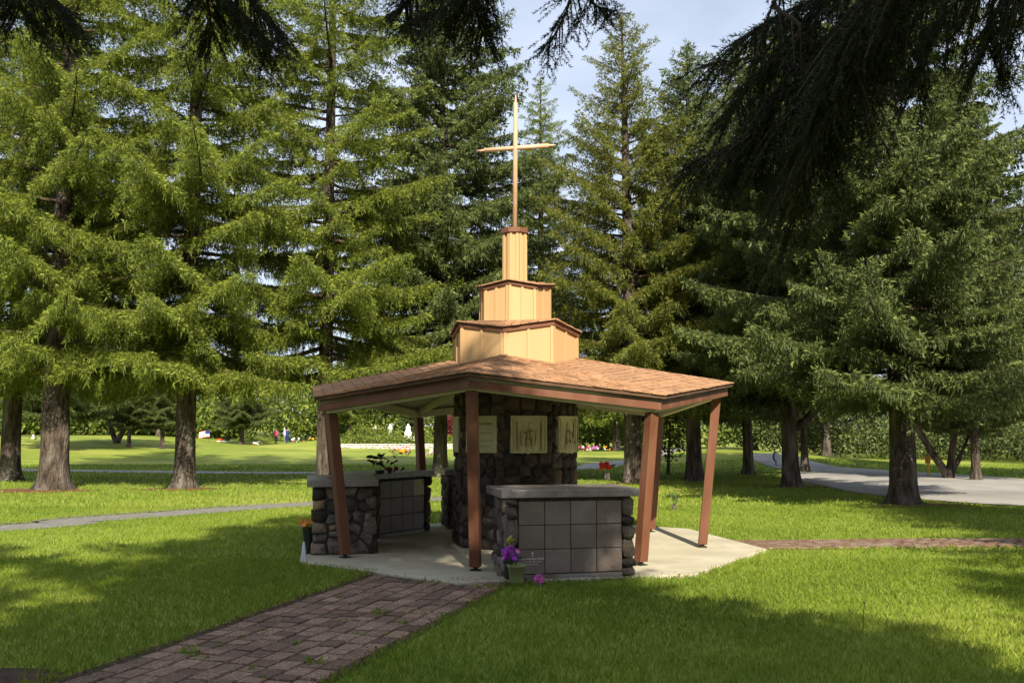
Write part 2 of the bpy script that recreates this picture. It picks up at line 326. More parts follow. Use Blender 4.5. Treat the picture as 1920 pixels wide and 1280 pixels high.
# ------------------------------------------------------------------ rough stones
def stone_meshes(m, n=8, seed=3):
    r = random.Random(seed); res = []
    for q in range(n):
        bm = bmesh.new(); bmesh.ops.create_cube(bm, size=2); bmesh.ops.subdivide_edges(bm, edges=bm.edges, cuts=1, use_grid_fill=True)
        for v in bm.verts:
            s = v.co.normalized() * 1.25; v.co = v.co.lerp(s, r.uniform(.25, .5)); v.co += Vector((r.uniform(-.24, .24), r.uniform(-.2, .2), r.uniform(-.2, .2)))
        me = bpy.data.meshes.new('stone'); bm.to_mesh(me); bm.free(); me.materials.append(m)
        me.polygons.foreach_set('use_smooth', np.ones(len(me.polygons), bool)); res.append(me)
    return res
ST = stone_meshes(M['stone']); STP = stone_meshes(M['drystone'], 6, 9)
def layout(W, H, ch=.15, wl=(.13, .30)):
    o = []; z = 0
    while z < H - .03:
        h = min(ch * random.choice([.6, .85, 1.1, 1.5]) * random.uniform(.9, 1.1), H - z)
        if H - z - h < .06: h = H - z
        x = 0
        while x < W - .02:
            ww = min(random.uniform(*wl), W - x)
            if W - x - ww < .08: ww = W - x
            o.append((x + ww / 2, z + h / 2, ww, h)); x += ww
        z += h
    return o
def stones(parent, origin, u, n, W, H, ch=.15, wl=(.13, .30), proud=.045, joined=False, skip=None, ms=None):
    u = Vector(u).normalized(); n = Vector(n).normalized(); origin = Vector(origin); ms = ms or ST; mb = MB()
    for x, z, ww, h in layout(W, H, ch, wl):
        if skip and skip(x, z, ww, h): continue
        s = Vector((ww * .50 - .008, .06 + random.uniform(0, .03), h * .50 - .008))
        p = origin + u * x + Vector((0, 0, z)) + n * (proud - .045 + random.uniform(-.012, .014))
        mx_ = Matrix.Translation(p) @ Matrix((u, -n, Vector((0, 0, 1)))).transposed().to_4x4() @ Matrix.Rotation(random.gauss(0, .10), 4, 'Y') @ Matrix.Diagonal((s.x, s.y, s.z, 1))
        me = random.choice(ms)
        if joined: mb.add([mx_ @ v.co for v in me.vertices], [tuple(f.vertices) for f in me.polygons])
        else: link('stone', me, parent).matrix_local = mx_
    if joined:
        o = mb.build('stonework', ms[0].materials[0], parent, smooth=True); o['kind'] = 'stuff'

def clip(poly, px, pz, nx, nz):
    o = []
    for i in range(len(poly)):
        a, b = poly[i], poly[(i + 1) % len(poly)]; da = (a[0] - px) * nx + (a[1] - pz) * nz; db = (b[0] - px) * nx + (b[1] - pz) * nz
        if da <= 0: o.append(a)
        if da * db < 0: t = da / (da - db); o.append((a[0] + (b[0] - a[0]) * t, a[1] + (b[1] - a[1]) * t))
    return o
def rubble(parent, origin, u, n, W, H, ch=.17, wl=(.15, .32), proud=.05, joined=False, skip=None, m=None):
    """random rubble masonry: irregular stones fitted together, each with its own bulge"""
    u = Vector(u).normalized(); n = Vector(n).normalized(); origin = Vector(origin); up = Vector((0, 0, 1)); m = m or M['stone']; mb = MB()
    seeds = [(x + random.gauss(0, .022), z + random.gauss(0, .024)) for x, z, ww, h in layout(W, H, ch, wl)]
    for i, (x, z) in enumerate(seeds):
        if skip and skip(x, z, .0, .0): continue
        j1, j2 = random.uniform(-.005, .035), random.uniform(-.005, .035); poly = [(-j1, 0), (W + j2, 0), (W + j2, H), (-j1, H)]
        for q, (x2, z2) in enumerate(seeds):
            if q != i and abs(x2 - x) < .7 and abs(z2 - z) < .6: poly = clip(poly, (x + x2) / 2, (z + z2) / 2, x2 - x, z2 - z)
            if len(poly) < 3: break
        if len(poly) < 3: continue
        cx_ = sum(p[0] for p in poly) / len(poly); cz_ = sum(p[1] for p in poly) / len(poly); k = len(poly); pr = proud * random.uniform(.65, 1.25); V = []
        size = max(.05, sum(math.hypot(p[0] - cx_, p[1] - cz_) for p in poly) / k)
        for sc_, d in ((1 - .012 / size, -.03), (1 - .016 / size, pr * .45), (1 - .042 / size, pr * .92)):
            sc_ = max(.3, sc_)
            for p in poly: V.append(origin + u * (cx_ + (p[0] - cx_) * sc_ + random.gauss(0, .003)) + up * (cz_ + (p[1] - cz_) * sc_ + random.gauss(0, .003)) + n * (d + (random.gauss(0, .006) if d > 0 else 0)))
        V.append(origin + u * (cx_ + random.gauss(0, .01)) + up * (cz_ + random.gauss(0, .01)) + n * (pr * random.uniform(.95, 1.3)))
        F = [(r_ * k + i_, r_ * k + (i_ + 1) % k, (r_ + 1) * k + (i_ + 1) % k, (r_ + 1) * k + i_) for r_ in range(2) for i_ in range(k)] + [(2 * k + i_, 2 * k + (i_ + 1) % k, 3 * k) for i_ in range(k)]
        if joined: mb.add(V, F)
        else: link('stone', mesh('stone', V, F, m, True), parent)
    if joined: o = mb.build('stonework', m, parent, smooth=True); o['kind'] = 'stuff'

# ------------------------------------------------------------------ the pavilion
pav = tag(empty('memorial_pavilion', (CX, CY, .036)), 'open pavilion with brown posts, shingled folded roof and stepped tan spire', 'pavilion')
B0 = -.036                                          # local heights are measured from the slab
ev = lambda k: k % 2 == 0
fb = lambda k: (2.195 if ev(k) else 1.945) + B0     # lower edge of the fascia at corner k
ft = lambda k: fb(k) + .165
RIN, RO = .93, 3.19
hin = lambda k: (2.755 if ev(k) else 2.65) + B0
def P(k, s, t, dz=0.0, ro=RO):
    a, b = cor(k, ro, ft(k) + .012), cor(k + 1, ro, ft(k + 1) + .012); c, d = cor(k, RIN, hin(k)), cor(k + 1, RIN, hin(k + 1))
    q = a.lerp(b, s).lerp(c.lerp(d, s), t); q.z += dz; return q
def plates(dz0, dz1, n=5, ro=RO):
    mb = MB()
    for k in range(8):
        for dz, flip in ((dz1, False), (dz0, True)):
            V = [P(k, i / n, j / n, dz, ro) for j in range(n + 1) for i in range(n + 1)]
            F = [(j * (n + 1) + i, j * (n + 1) + i + 1, (j + 1) * (n + 1) + i + 1, (j + 1) * (n + 1) + i) for j in range(n) for i in range(n)]
            mb.add(V, [f[::-1] for f in F] if flip else F)
        for i in range(n):
            s0, s1 = i / n, (i + 1) / n; mb.add([P(k, s0, 0, dz0, ro), P(k, s1, 0, dz0, ro), P(k, s1, 0, dz1, ro), P(k, s0, 0, dz1, ro)], [(0, 1, 2, 3)])
    return mb
roof = plates(-.045, -.004).build('roof', M['deck'], pav)
plates(-.085, -.05, ro=3.12).build('soffit', M['cream'], roof)
sh = MB(); sh.hexa([(-.5, -.1, .004), (.5, -.1, .004), (.5, 1, -.004), (-.5, 1, -.004), (-.485, -.1, .016), (.485, -.1, .016), (.485, 1, .003), (-.485, 1, .003)])
SHM = []
for i in range(5):
    V = [(x, y + (random.uniform(-.06, .03) if y < 0 else 0), z + random.uniform(-.002, .003)) for x, y, z in sh.V]; SHM.append(mesh('shingle', V, sh.F, M['shingle']))
NR = 15; cand = []
for k in range(-4, 4):
    for r_ in range(NR):
        t0 = r_ / NR; L = (P(k, 1, t0) - P(k, 0, t0)).length; n = max(3, round(L / .185)); off = random.uniform(-.35, .35)
        cuts = [0] + [max(0, min(1, (i + off + random.uniform(-.12, .12)) / n)) for i in range(1, n)] + [1]
        for i in range(n):
            s0, s1 = cuts[i], cuts[i + 1]
            if s1 - s0 < .02: continue
            p = P(k, (s0 + s1) / 2, t0); u = (P(k, s1, t0) - P(k, s0, t0)); v = (P(k, (s0 + s1) / 2, min(t0 + 1 / NR, 1)) - p); ul, vl = u.length, v.length
            nrm = u.cross(v).normalized(); uu = u.normalized(); vv = nrm.cross(uu)
            mx_ = Matrix.Translation(p) @ Matrix((uu, vv, nrm)).transposed().to_4x4() @ Matrix.Rotation(random.gauss(0, .012), 4, 'Z') @ Matrix.Diagonal((ul * .975, vl * 1.15, 1, 1))
            front = (k in (-1, 0, 1)); cand.append((0 if front else 1, r_, mx_))
cand.sort(key=lambda c: (c[0], c[1]))
for c in cand[:298]: link('shingle', random.choice(SHM), roof).matrix_local = c[2]
mb = MB()
for c in cand[298:]:
    me = random.choice(SHM); mb.add([c[2] @ v.co for v in me.vertices], [tuple(f.vertices) for f in me.polygons])
o = mb.build('shingle_field', M['shingle'], roof); o['kind'] = 'stuff'
for k in range(8):
    # fascia board along the eave
    a0, a1 = cor(k, 3.12), cor(k + 1, 3.12); b0, b1 = cor(k, 3.075), cor(k + 1, 3.075)
    mb = MB(); mb.hexa([(a0.x, a0.y, fb(k)), (a1.x, a1.y, fb(k + 1)), (b1.x, b1.y, fb(k + 1)), (b0.x, b0.y, fb(k)), (a0.x, a0.y, ft(k) - .02), (a1.x, a1.y, ft(k + 1) - .02), (b1.x, b1.y, ft(k + 1) - .02), (b0.x, b0.y, ft(k) - .02)])
    mb.build('fascia', M['brown'], pav)
    # cream beam carried by the posts
    a0, a1 = cor(k, 3.02), cor(k + 1, 3.02); b0, b1 = cor(k, 2.93), cor(k + 1, 2.93); lo_, hi_ = -.03, .09
    mb = MB(); mb.hexa([(a0.x, a0.y, fb(k) + lo_), (a1.x, a1.y, fb(k + 1) + lo_), (b1.x, b1.y, fb(k + 1) + lo_), (b0.x, b0.y, fb(k) + lo_), (a0.x, a0.y, fb(k) + hi_), (a1.x, a1.y, fb(k + 1) + hi_), (b1.x, b1.y, fb(k + 1) + hi_), (b0.x, b0.y, fb(k) + hi_)])
    mb.build('eave_beam', M['cream'], pav)
    for s in (0.0, .5):                             # rafters under the soffit
        p0, p1 = P(k, s, .02, -.088, 3.06), P(k, s, .97, -.088); d = (p1 - p0); side = Vector((-d.y, d.x, 0)).normalized() * .024; dn = Vector((0, 0, -.11))
        MB().hexa([p0 - side + dn, p0 + side + dn, p1 + side + dn, p1 - side + dn, p0 - side, p0 + side, p1 + side, p1 - side]).build('rafter', M['cream'], roof)
    # leaning post on a short steel foot
    c0, c1 = cor(k, 2.72), cor(k, 2.955); a = R(ANG + 45 * k); er = Vector((math.sin(a), -math.cos(a), 0)); et = Vector((math.cos(a), math.sin(a), 0)); hw = .064
    z0, z1 = .045, fb(k) + (-.03 if True else 0)
    po = MB(); ring = lambda c, z: [(c + er * sx * hw + et * sy * hw) + Vector((0, 0, z)) for sx, sy in ((1, -1), (1, 1), (-1, 1), (-1, -1))]
    po.hexa(ring(c0, z0) + ring(c1, z1)); po_o = po.build('post', M['brown'], pav)
    bv = po_o.modifiers.new('bevel', 'BEVEL'); bv.width = .006; bv.segments = 1
    MB().tube([c0 + Vector((0, 0, 0)), c0 + Vector((0, 0, .06))], .03, 8).box(c0 + Vector((0, 0, .006)), (.12, .12, .012), a).build('post_foot', M['darkmetal'], po_o)
# stone pillar with its plaques
PR = .905
pil = MB(); ring = [cor(k, PR) for k in range(8)]
pil.add([(p.x, p.y, 0) for p in ring] + [(p.x, p.y, 2.66) for p in ring], [tuple(range(7, -1, -1)), tuple(range(8, 16))] + [(k, (k + 1) % 8, 8 + (k + 1) % 8, 8 + k) for k in range(8)])
pillar = pil.build('pillar', M['shaded_stone'], pav)
PZ0, PZ1 = 1.345, 1.865
for k in range(8):
    a, b = cor(k, PR), cor(k + 1, PR); u = (b - a); W = u.length; am = R(ANG + 22.5 + 45 * k); n = Vector((math.sin(am), -math.cos(am), 0))
    sk = lambda x, z, ww, h: abs(x - W / 2) < .2 and PZ0 + .05 < z < PZ1 - .05
    rubble(pillar, a, u, n, W, 2.62, .175, (.14, .30), joined=(k in (2, 3, 4, 5)), skip=sk, proud=.045, m=M['shaded_stone'])
    un = u.normalized(); cpt = a.lerp(b, .5) + n * .062; zc = (PZ0 + PZ1) / 2
    RM = Matrix((un, -n, Vector((0, 0, 1)))).transposed().to_4x4()
    TM = Matrix.Translation(cpt + Vector((0, 0, zc))) @ RM
    mb = MB(); hw, hh = .26, (PZ1 - PZ0) / 2
    mb.add([TM @ Vector(v) for v in [(-hw, .06, -hh), (hw, .06, -hh), (hw, .06, hh), (-hw, .06, hh), (-hw, 0, -hh), (hw, 0, -hh), (hw, 0, hh), (-hw, 0, hh)]], [(0, 1, 2, 3), (7, 6, 5, 4), (4, 5, 1, 0), (5, 6, 2, 1), (6, 7, 3, 2), (7, 4, 0, 3)], 0)
    if k in (0, 1, 2, 5):                            # relief: raised rim, columns and robed figures
        for (x, z, sx, sz) in ((0, hh - .012, hw, .012), (0, -hh + .012, hw, .012), (-hw + .012, 0, .012, hh - .024), (hw - .012, 0, .012, hh - .024)): mb.box(TM @ Vector((x, -.006, z)), (sx * 2, .02, sz * 2), M=RM)
        rr = random.Random(40 + k)
        for x in (-.2, .2): mb.box(TM @ Vector((x, -.004, 0)), (.022, .02, hh * 1.72), M=RM); mb.box(TM @ Vector((x * .86, -.002, -.02)), (.012, .014, hh * 1.5), m=1, M=RM)
        for (x, hgt_, lean) in ((-.10, .34, .03), (.075, .37, -.04), (-.01, .22, .0)) if k != 1 else ((-.07, .36, .05), (.06, .33, -.02), (.0, .18, .0), (.12, .15, 0)):
            z0 = -hh + .04
            for i in range(5):
                f = i / 4; mb.ball(TM @ Vector((x + lean * f, 0, z0 + hgt_ * (.08 + f * .72))), .055 * (1 - .38 * f), 8, 0, (1, .55, 1.35))
            mb.ball(TM @ Vector((x + lean * 1.25, -.008, z0 + hgt_ * .97)), .03, 8, 0, (1, .8, 1.2))
            for q in (-1, 1): mb.box(TM @ Vector((x + lean * .6 + q * .04, -.030, z0 + hgt_ * .5)), (.008, .012, hgt_ * .6), m=1, M=RM @ Matrix.Rotation(q * .12 + lean, 4, 'Y'))
            mb.box(TM @ Vector((x + lean, -.03, z0 + hgt_ * .72)), (.05, .012, .014), m=1, M=RM @ Matrix.Rotation(.5, 4, 'Y'))
        mb.build('plaque', [M['plaque'], M['engraved']], pillar, smooth=False)
    else:
        pq = mb.build('plaque', [M['plaque'], M['engraved']], pillar)
        def text(s, size, x, z, parent_m, name='engraved_text', mtl=M['engraved']):
            cu = bpy.data.curves.new('t', 'FONT'); cu.body = s; cu.size = size; cu.align_x = 'CENTER'; cu.align_y = 'CENTER'; cu.extrude = .002; cu.resolution_u = 2
            to = bpy.data.objects.new('t', cu); col.objects.link(to); dg = bpy.context.evaluated_depsgraph_get(); me = bpy.data.meshes.new_from_object(to.evaluated_get(dg)); bpy.data.objects.remove(to)
            me.materials.clear(); me.materials.append(mtl)
            me.transform(parent_m @ Matrix.Translation((x, -.003, z)) @ Matrix.Rotation(R(90), 4, 'X')); return me
        if k == 7:
            tb = text('IN MEMORIAL', .062, 0, .145, TM); nm = len(tb.vertices)
            V = [v.co for v in tb.vertices]; F = [tuple(f.vertices) for f in tb.polygons]; x2 = MB(); x2.add(V, F)
            for row, (z, wtot) in enumerate(((.02, .40), (-.09, .36), (-.17, .30))):
                x = -wtot / 2
                while x < wtot / 2: l = random.uniform(.015, .05); x2.box(TM @ Vector((x + l / 2, -.002, z)), (l, .003, .010), M=RM); x += l + .016
            nme = mesh('plaque', list(pq.data.vertices[i].co for i in range(len(pq.data.vertices))) + x2.V, [tuple(f.vertices) for f in pq.data.polygons] + [tuple(i + len(pq.data.vertices) for i in f) for f in x2.F], [M['plaque'], M['engraved']], mi=[0] * len(pq.data.polygons) + [1] * len(x2.F)); pq.data = nme

def tier(name, rad, z0, ztop, trim_h, nb, rtop, ztop_in, over, roof_k=None, turn=0.0):
    """one storey of the spire: boarded panels, battens, trim boards and a small shingled skirt roof"""
    t_ = bpy.data.objects.new(name, None); col.objects.link(t_); t_.parent = pav
    core = MB(); cc = lambda k, r, h=0.0: (lambda a: Vector((r * math.sin(a), -r * math.cos(a), h)))(R(ANG + turn + 45 * k))
    for k in range(8):
        a, b = cc(k, rad), cc(k + 1, rad); u = (b - a).normalized(); W = (b - a).length; am = R(ANG + turn + 22.5 + 45 * k); n = Vector((math.sin(am), -math.cos(am), 0)); za, zb = ztop(k), ztop(k + 1)
        i_ = n * -.03
        MB().hexa([a + i_ + Vector((0, 0, z0)), a + Vector((0, 0, z0)), b + Vector((0, 0, z0)), b + i_ + Vector((0, 0, z0)), a + i_ + Vector((0, 0, za)), a + Vector((0, 0, za)), b + Vector((0, 0, zb)), b + i_ + Vector((0, 0, zb))]).build('panel', M['tan'], t_)
        xs = [j / (nb + 1) for j in range(nb + 2)]
        for j, x in enumerate(xs):
            hw = .019; p = a.lerp(b, x)
            if j == 0: p = p + u * (hw + .001)
            if j == len(xs) - 1: p = p - u * (hw + .001)
            zt = za + (zb - za) * x - .002; q = [p - u * hw, p + u * hw]
            MB().hexa([q[0] + n * .001 + Vector((0, 0, z0)), q[0] + n * .02 + Vector((0, 0, z0)), q[1] + n * .02 + Vector((0, 0, z0)), q[1] + n * .001 + Vector((0, 0, z0)), q[0] + n * .001 + Vector((0, 0, zt)), q[0] + n * .02 + Vector((0, 0, zt)), q[1] + n * .02 + Vector((0, 0, zt)), q[1] + n * .001 + Vector((0, 0, zt))]).build('batten', M['tan'], t_)
        o1, o2 = cc(k, rad + .034), cc(k + 1, rad + .034); i1, i2 = cc(k, rad + .004), cc(k + 1, rad + .004)
        MB().hexa([o1 + Vector((0, 0, za - .022)), o2 + Vector((0, 0, zb - .022)), i2 + Vector((0, 0, zb - .022)), i1 + Vector((0, 0, za - .022)), o1 + Vector((0, 0, za + trim_h)), o2 + Vector((0, 0, zb + trim_h)), i2 + Vector((0, 0, zb + trim_h)), i1 + Vector((0, 0, za + trim_h))]).build('trim_board', M['brown'], t_)
        if rtop is not None:
            e1, e2 = cc(k, rad + over, za + trim_h + .003), cc(k + 1, rad + over, zb + trim_h + .003); f1, f2 = cc(k, rtop, ztop_in), cc(k + 1, rtop, ztop_in)
            nr = 3; rows = MB()
            for r_ in range(nr):
                t0, t1 = r_ / nr, min((r_ + 1.12) / nr, 1); L = (e1.lerp(f1, t0) - e2.lerp(f2, t0)).length; m_ = max(2, round(L / .13))
                for q in range(m_):
                    s0, s1 = q / m_ + .006, (q + 1) / m_ - .006; dz = .016 + random.uniform(-.002, .005); jt = random.uniform(-.03, .03)
                    g_ = lambda s, t, d: e1.lerp(e2, s).lerp(f1.lerp(f2, s), max(t, -.06)) + Vector((0, 0, d))
                    rows.hexa([g_(s0, t0 + jt, .002), g_(s1, t0 + jt, .002), g_(s1, t1, -.006), g_(s0, t1, -.006), g_(s0, t0 + jt, dz + .004), g_(s1, t0 + jt, dz + .004), g_(s1, t1, .004), g_(s0, t1, .004)])
            core.add([e1, e2, f2, f1], [(0, 1, 2, 3)])
            so_ = rows.build('shingle_course', M['shingle'], t_); so_['kind'] = 'stuff'
    if rtop is not None: core.build('skirt_roof', M['deck'], t_)
    return t_
tier('lower_tier', .945, 2.50, lambda k: (3.095 if ev(k) else 3.215) + B0, .045, 1, .50, 3.30 + B0, .075)
tier('middle_tier', .535, 3.22, lambda k: (3.845 if ev(k) else 3.785) + B0, .03, 1, .15, 3.93 + B0, .075)
t3 = tier('upper_tier', .178, 3.84, lambda k: 4.685 + B0, .0, 0, None, None, 0, turn=29)
mb = MB(); rg = [(.222 * math.sin(R(ANG + 29 + 45 * k)), -.222 * math.cos(R(ANG + 29 + 45 * k))) for k in range(8)]
mb.add([(x, y, 4.672 + B0) for x, y in rg] + [(x, y, 4.745 + B0) for x, y in rg], [tuple(range(7, -1, -1)), tuple(range(8, 16))] + [(k, (k + 1) % 8, 8 + (k + 1) % 8, 8 + k) for k in range(8)]).build('cap', M['brown'], t3)
crs = bpy.data.objects.new('cross', None); col.objects.link(crs); crs.parent = pav
MB().tube([(.0, 0, 4.74 + B0), (.012, 0, 6.66), (.012, 0, 6.70)], [.040, .036, .030], 10).build('upright', M['copper'], crs, smooth=True)
MB().tube([(.012, 0, 6.69), (.012, 0, 6.72), (.014, 0, 6.83)], [.024, .016, .008], 8).build('finial', M['copper'], crs, smooth=True)
ad = Vector((math.cos(R(-14)), math.sin(R(-14)), 0)); ac = Vector((.012, 0, 5.985))
MB().tube([ac - ad * .50, ac + ad * .52], .034, 10).build('arm', M['copper'], crs, smooth=True)
for s in (-1, 1): MB().tube([ac + ad * s * .49, ac + ad * s * .53, ac + ad * s * .62], [.018, .018, .012], 8).build('finial', M['copper'], crs, smooth=True)

# ------------------------------------------------------------------ columbarium benches
def columbarium(kk, d_out, d_in, t0, t1, label, side, light=None, joined_far=True):
    am = R(ANG + 22.5 + 45 * kk); c = empty('columbarium', (CX, CY, .036)); tag(c, label, 'columbarium')
    n = Vector((math.sin(am), -math.cos(am), 0)); u = Vector((math.cos(am), math.sin(am), 0)); H = .905
    q = lambda d, t, z: n * d + u * t + Vector((0, 0, z))
    i = .05
    MB().hexa([q(d_out - i, t0 + i, 0), q(d_out - i, t1 - i, 0), q(d_in + i, t1 - i, 0), q(d_in + i, t0 + i, 0), q(d_out - i, t0 + i, H), q(d_out - i, t1 - i, H), q(d_in + i, t1 - i, H), q(d_in + i, t0 + i, H)]).build('core', M['mortar'], c)
    ov = .055; cp = MB(); cp.hexa([q(d_out + ov, t0 - ov, H), q(d_out + ov, t1 + ov, H), q(d_in - ov, t1 + ov, H), q(d_in - ov, t0 - ov, H), q(d_out + ov, t0 - ov, H + .09), q(d_out + ov, t1 + ov, H + .09), q(d_in - ov, t1 + ov, H + .09), q(d_in - ov, t0 - ov, H + .09)])
    co = cp.build('cap', M['gcap'], c); bv = co.modifiers.new('b', 'BEVEL'); bv.width = .006; bv.segments = 2
    # granite niche fronts, four by three, between end piers of rough stone
    pw = .148; zb, zt = .055, .865; W = (t1 - t0) - 2 * pw; pwid = W / 4; ph = (zt - zb) / 3
    for face, sgn in ((d_out, 1), (d_in, -1)):
        if side != 'both' and sgn != side: continue
        nn = n * sgn
        MB().hexa([q(face - sgn * .045, t0 + pw, 0), q(face - sgn * .045, t1 - pw, 0), q(face + sgn * .012, t1 - pw, 0), q(face + sgn * .012, t0 + pw, 0), q(face - sgn * .045, t0 + pw, zb - .006), q(face - sgn * .045, t1 - pw, zb - .006), q(face + sgn * .012, t1 - pw, zb - .006), q(face + sgn * .012, t0 + pw, zb - .006)]).build('plinth', M['gcap'], c)
        for r_ in range(3):
            for k in range(4):
                a0, a1 = t0 + pw + k * pwid + .0035, t0 + pw + (k + 1) * pwid - .0035; z0, z1 = zb + r_ * ph + .0035, zb + (r_ + 1) * ph - .0035; jt = random.uniform(-.002, .002)
                fo, fi = face + sgn * jt, face - sgn * .045
                e = .004
                V = [q(fi, a0, z0), q(fi, a1, z0), q(fi, a1, z1), q(fi, a0, z1), q(fo - sgn * e, a0, z0), q(fo - sgn * e, a1, z0), q(fo - sgn * e, a1, z1), q(fo - sgn * e, a0, z1), q(fo, a0 + e, z0 + e), q(fo, a1 - e, z0 + e), q(fo, a1 - e, z1 - e), q(fo, a0 + e, z1 - e)]
                F = [(0, 1, 2, 3), (8, 9, 10, 11)] + [(j, (j + 1) % 4, 4 + (j + 1) % 4, 4 + j) for j in range(4)] + [(4 + j, 4 + (j + 1) % 4, 8 + (j + 1) % 4, 8 + j) for j in range(4)]
                pn = link('niche_panel', mesh('niche_panel', V, F, M['plaque'] if light == (k, r_) and sgn == side else M['granite']), c)
                if kk == 0 and r_ == 0 and k == 0 and sgn == 1:
                    cm = q(fo + .001, (a0 + a1) / 2, (z0 + z1) / 2); RMt = Matrix.Translation(cm) @ Matrix((u, -n, Vector((0, 0, 1)))).transposed().to_4x4(); x2 = MB()
                    for s, sz, z in (('ILA A EUGENE TRIGGS', .026, .033), ('12 4 1918 - SEP 17 1998', .019, .002), ('COUNTRY GAL', .018, -.026)):
                        tm = text(s, sz, .012, z, RMt); x2.add([v.co for v in tm.vertices], [tuple(f.vertices) for f in tm.polygons])
                    x2.box(RMt @ Vector((.01, -.003, .088)), (.006, .003, .05), M=RMt.to_3x3().to_4x4()); x2.box(RMt @ Vector((.01, -.003, .097)), (.026, .003, .006), M=RMt.to_3x3().to_4x4())
                    x2.build('inscription', M['white_letter'], pn)
        for (ta, tb) in ((t0, t0 + pw), (t1 - pw, t1)):
            stones(c, q(face - sgn * .05, ta if sgn > 0 else tb, .0), u * sgn, nn, pw, H - .01, random.uniform(.16, .19), (.14, .16), proud=.06)
    for tt, sg in ((t0, -1), (t1, 1)):
        rubble(c, q(d_in + .03 if sg < 0 else d_out - .03, tt - sg * .05, 0), n * (1 if sg < 0 else -1), u * sg, d_out - d_in - .06, H - .01, .17, (.14, .30), proud=.05)
    return c
columbarium(0, 3.29, 2.47, -.84, .68, 'granite columbarium with red flowers on its cap, facing the open lawn', 1)
columbarium(-2, 2.97, 2.13, -.76, .74, 'stone-ended columbarium beside the vase of orange flowers', -1)
columbarium(-3, 2.97, 2.13, -.70, .74, 'shaded columbarium with one pale niche front and dark plant on top', -1, light=(0, 2))
columbarium(-4, 2.97, 2.13, -.88, .70, 'columbarium mostly hidden behind the stone pillar', -1)

# ------------------------------------------------------------------ conifers
def kites(b, d, ln, wd, tint, r):
    """flat pointed shoots: b base, d direction, ln length, wd half width"""
    n = len(b); rv = r.normal(size=(n, 3)); s = np.cross(d, rv); s /= np.linalg.norm(s, axis=1)[:, None] + 1e-9
    f = np.cross(d, s); m = b + d * (ln * .42)[:, None]
    V = np.empty((n, 4, 3)); V[:, 0] = b; V[:, 1] = m + s * wd[:, None] + f * (wd * .35)[:, None]; V[:, 2] = b + d * ln[:, None]; V[:, 3] = m - s * wd[:, None] + f * (wd * .35)[:, None]
    i = np.arange(n)[:, None] * 4; T = np.concatenate([i + np.array([[0, 1, 2]]), i + np.array([[0, 2, 3]])], 0)
    return V.reshape(-1, 3), T, np.repeat(tint, 4)
def sprigs(b, d, ln, wd, tint, r):
    """forked needle sprigs: two slim pointed blades leaving one twig"""
    n = len(b); rv = r.normal(size=(n, 3)); s = np.cross(d, rv); s /= np.linalg.norm(s, axis=1)[:, None] + 1e-9; f = np.cross(d, s); w_ = wd[:, None]; L = ln[:, None]
    V = np.empty((n, 6, 3)); a = r.uniform(.12, .42, n)[:, None]; q = b + d * L * .22
    V[:, 0] = b - f * w_ * .75; V[:, 1] = b + d * L * .35 + (s + f * .4) * w_ * 1.1; V[:, 2] = b + (d + s * a) * L
    V[:, 3] = q - s * w_ * .9; V[:, 4] = q + d * L * .22 + f * w_ * .9; V[:, 5] = q + (d - s * a * 1.3) * L * .72
    i = np.arange(n)[:, None] * 6; T = np.concatenate([i + np.array([[0, 1, 2]]), i + np.array([[3, 4, 5]])], 0)
    t2 = np.repeat(tint, 6); t2[2::6] = np.clip(t2[2::6] + .22, 0, 1); t2[5::6] = np.clip(t2[5::6] + .22, 0, 1)
    return V.reshape(-1, 3), T, t2
def nrmz(v): return v / (np.linalg.norm(v, axis=-1, keepdims=True) + 1e-9)
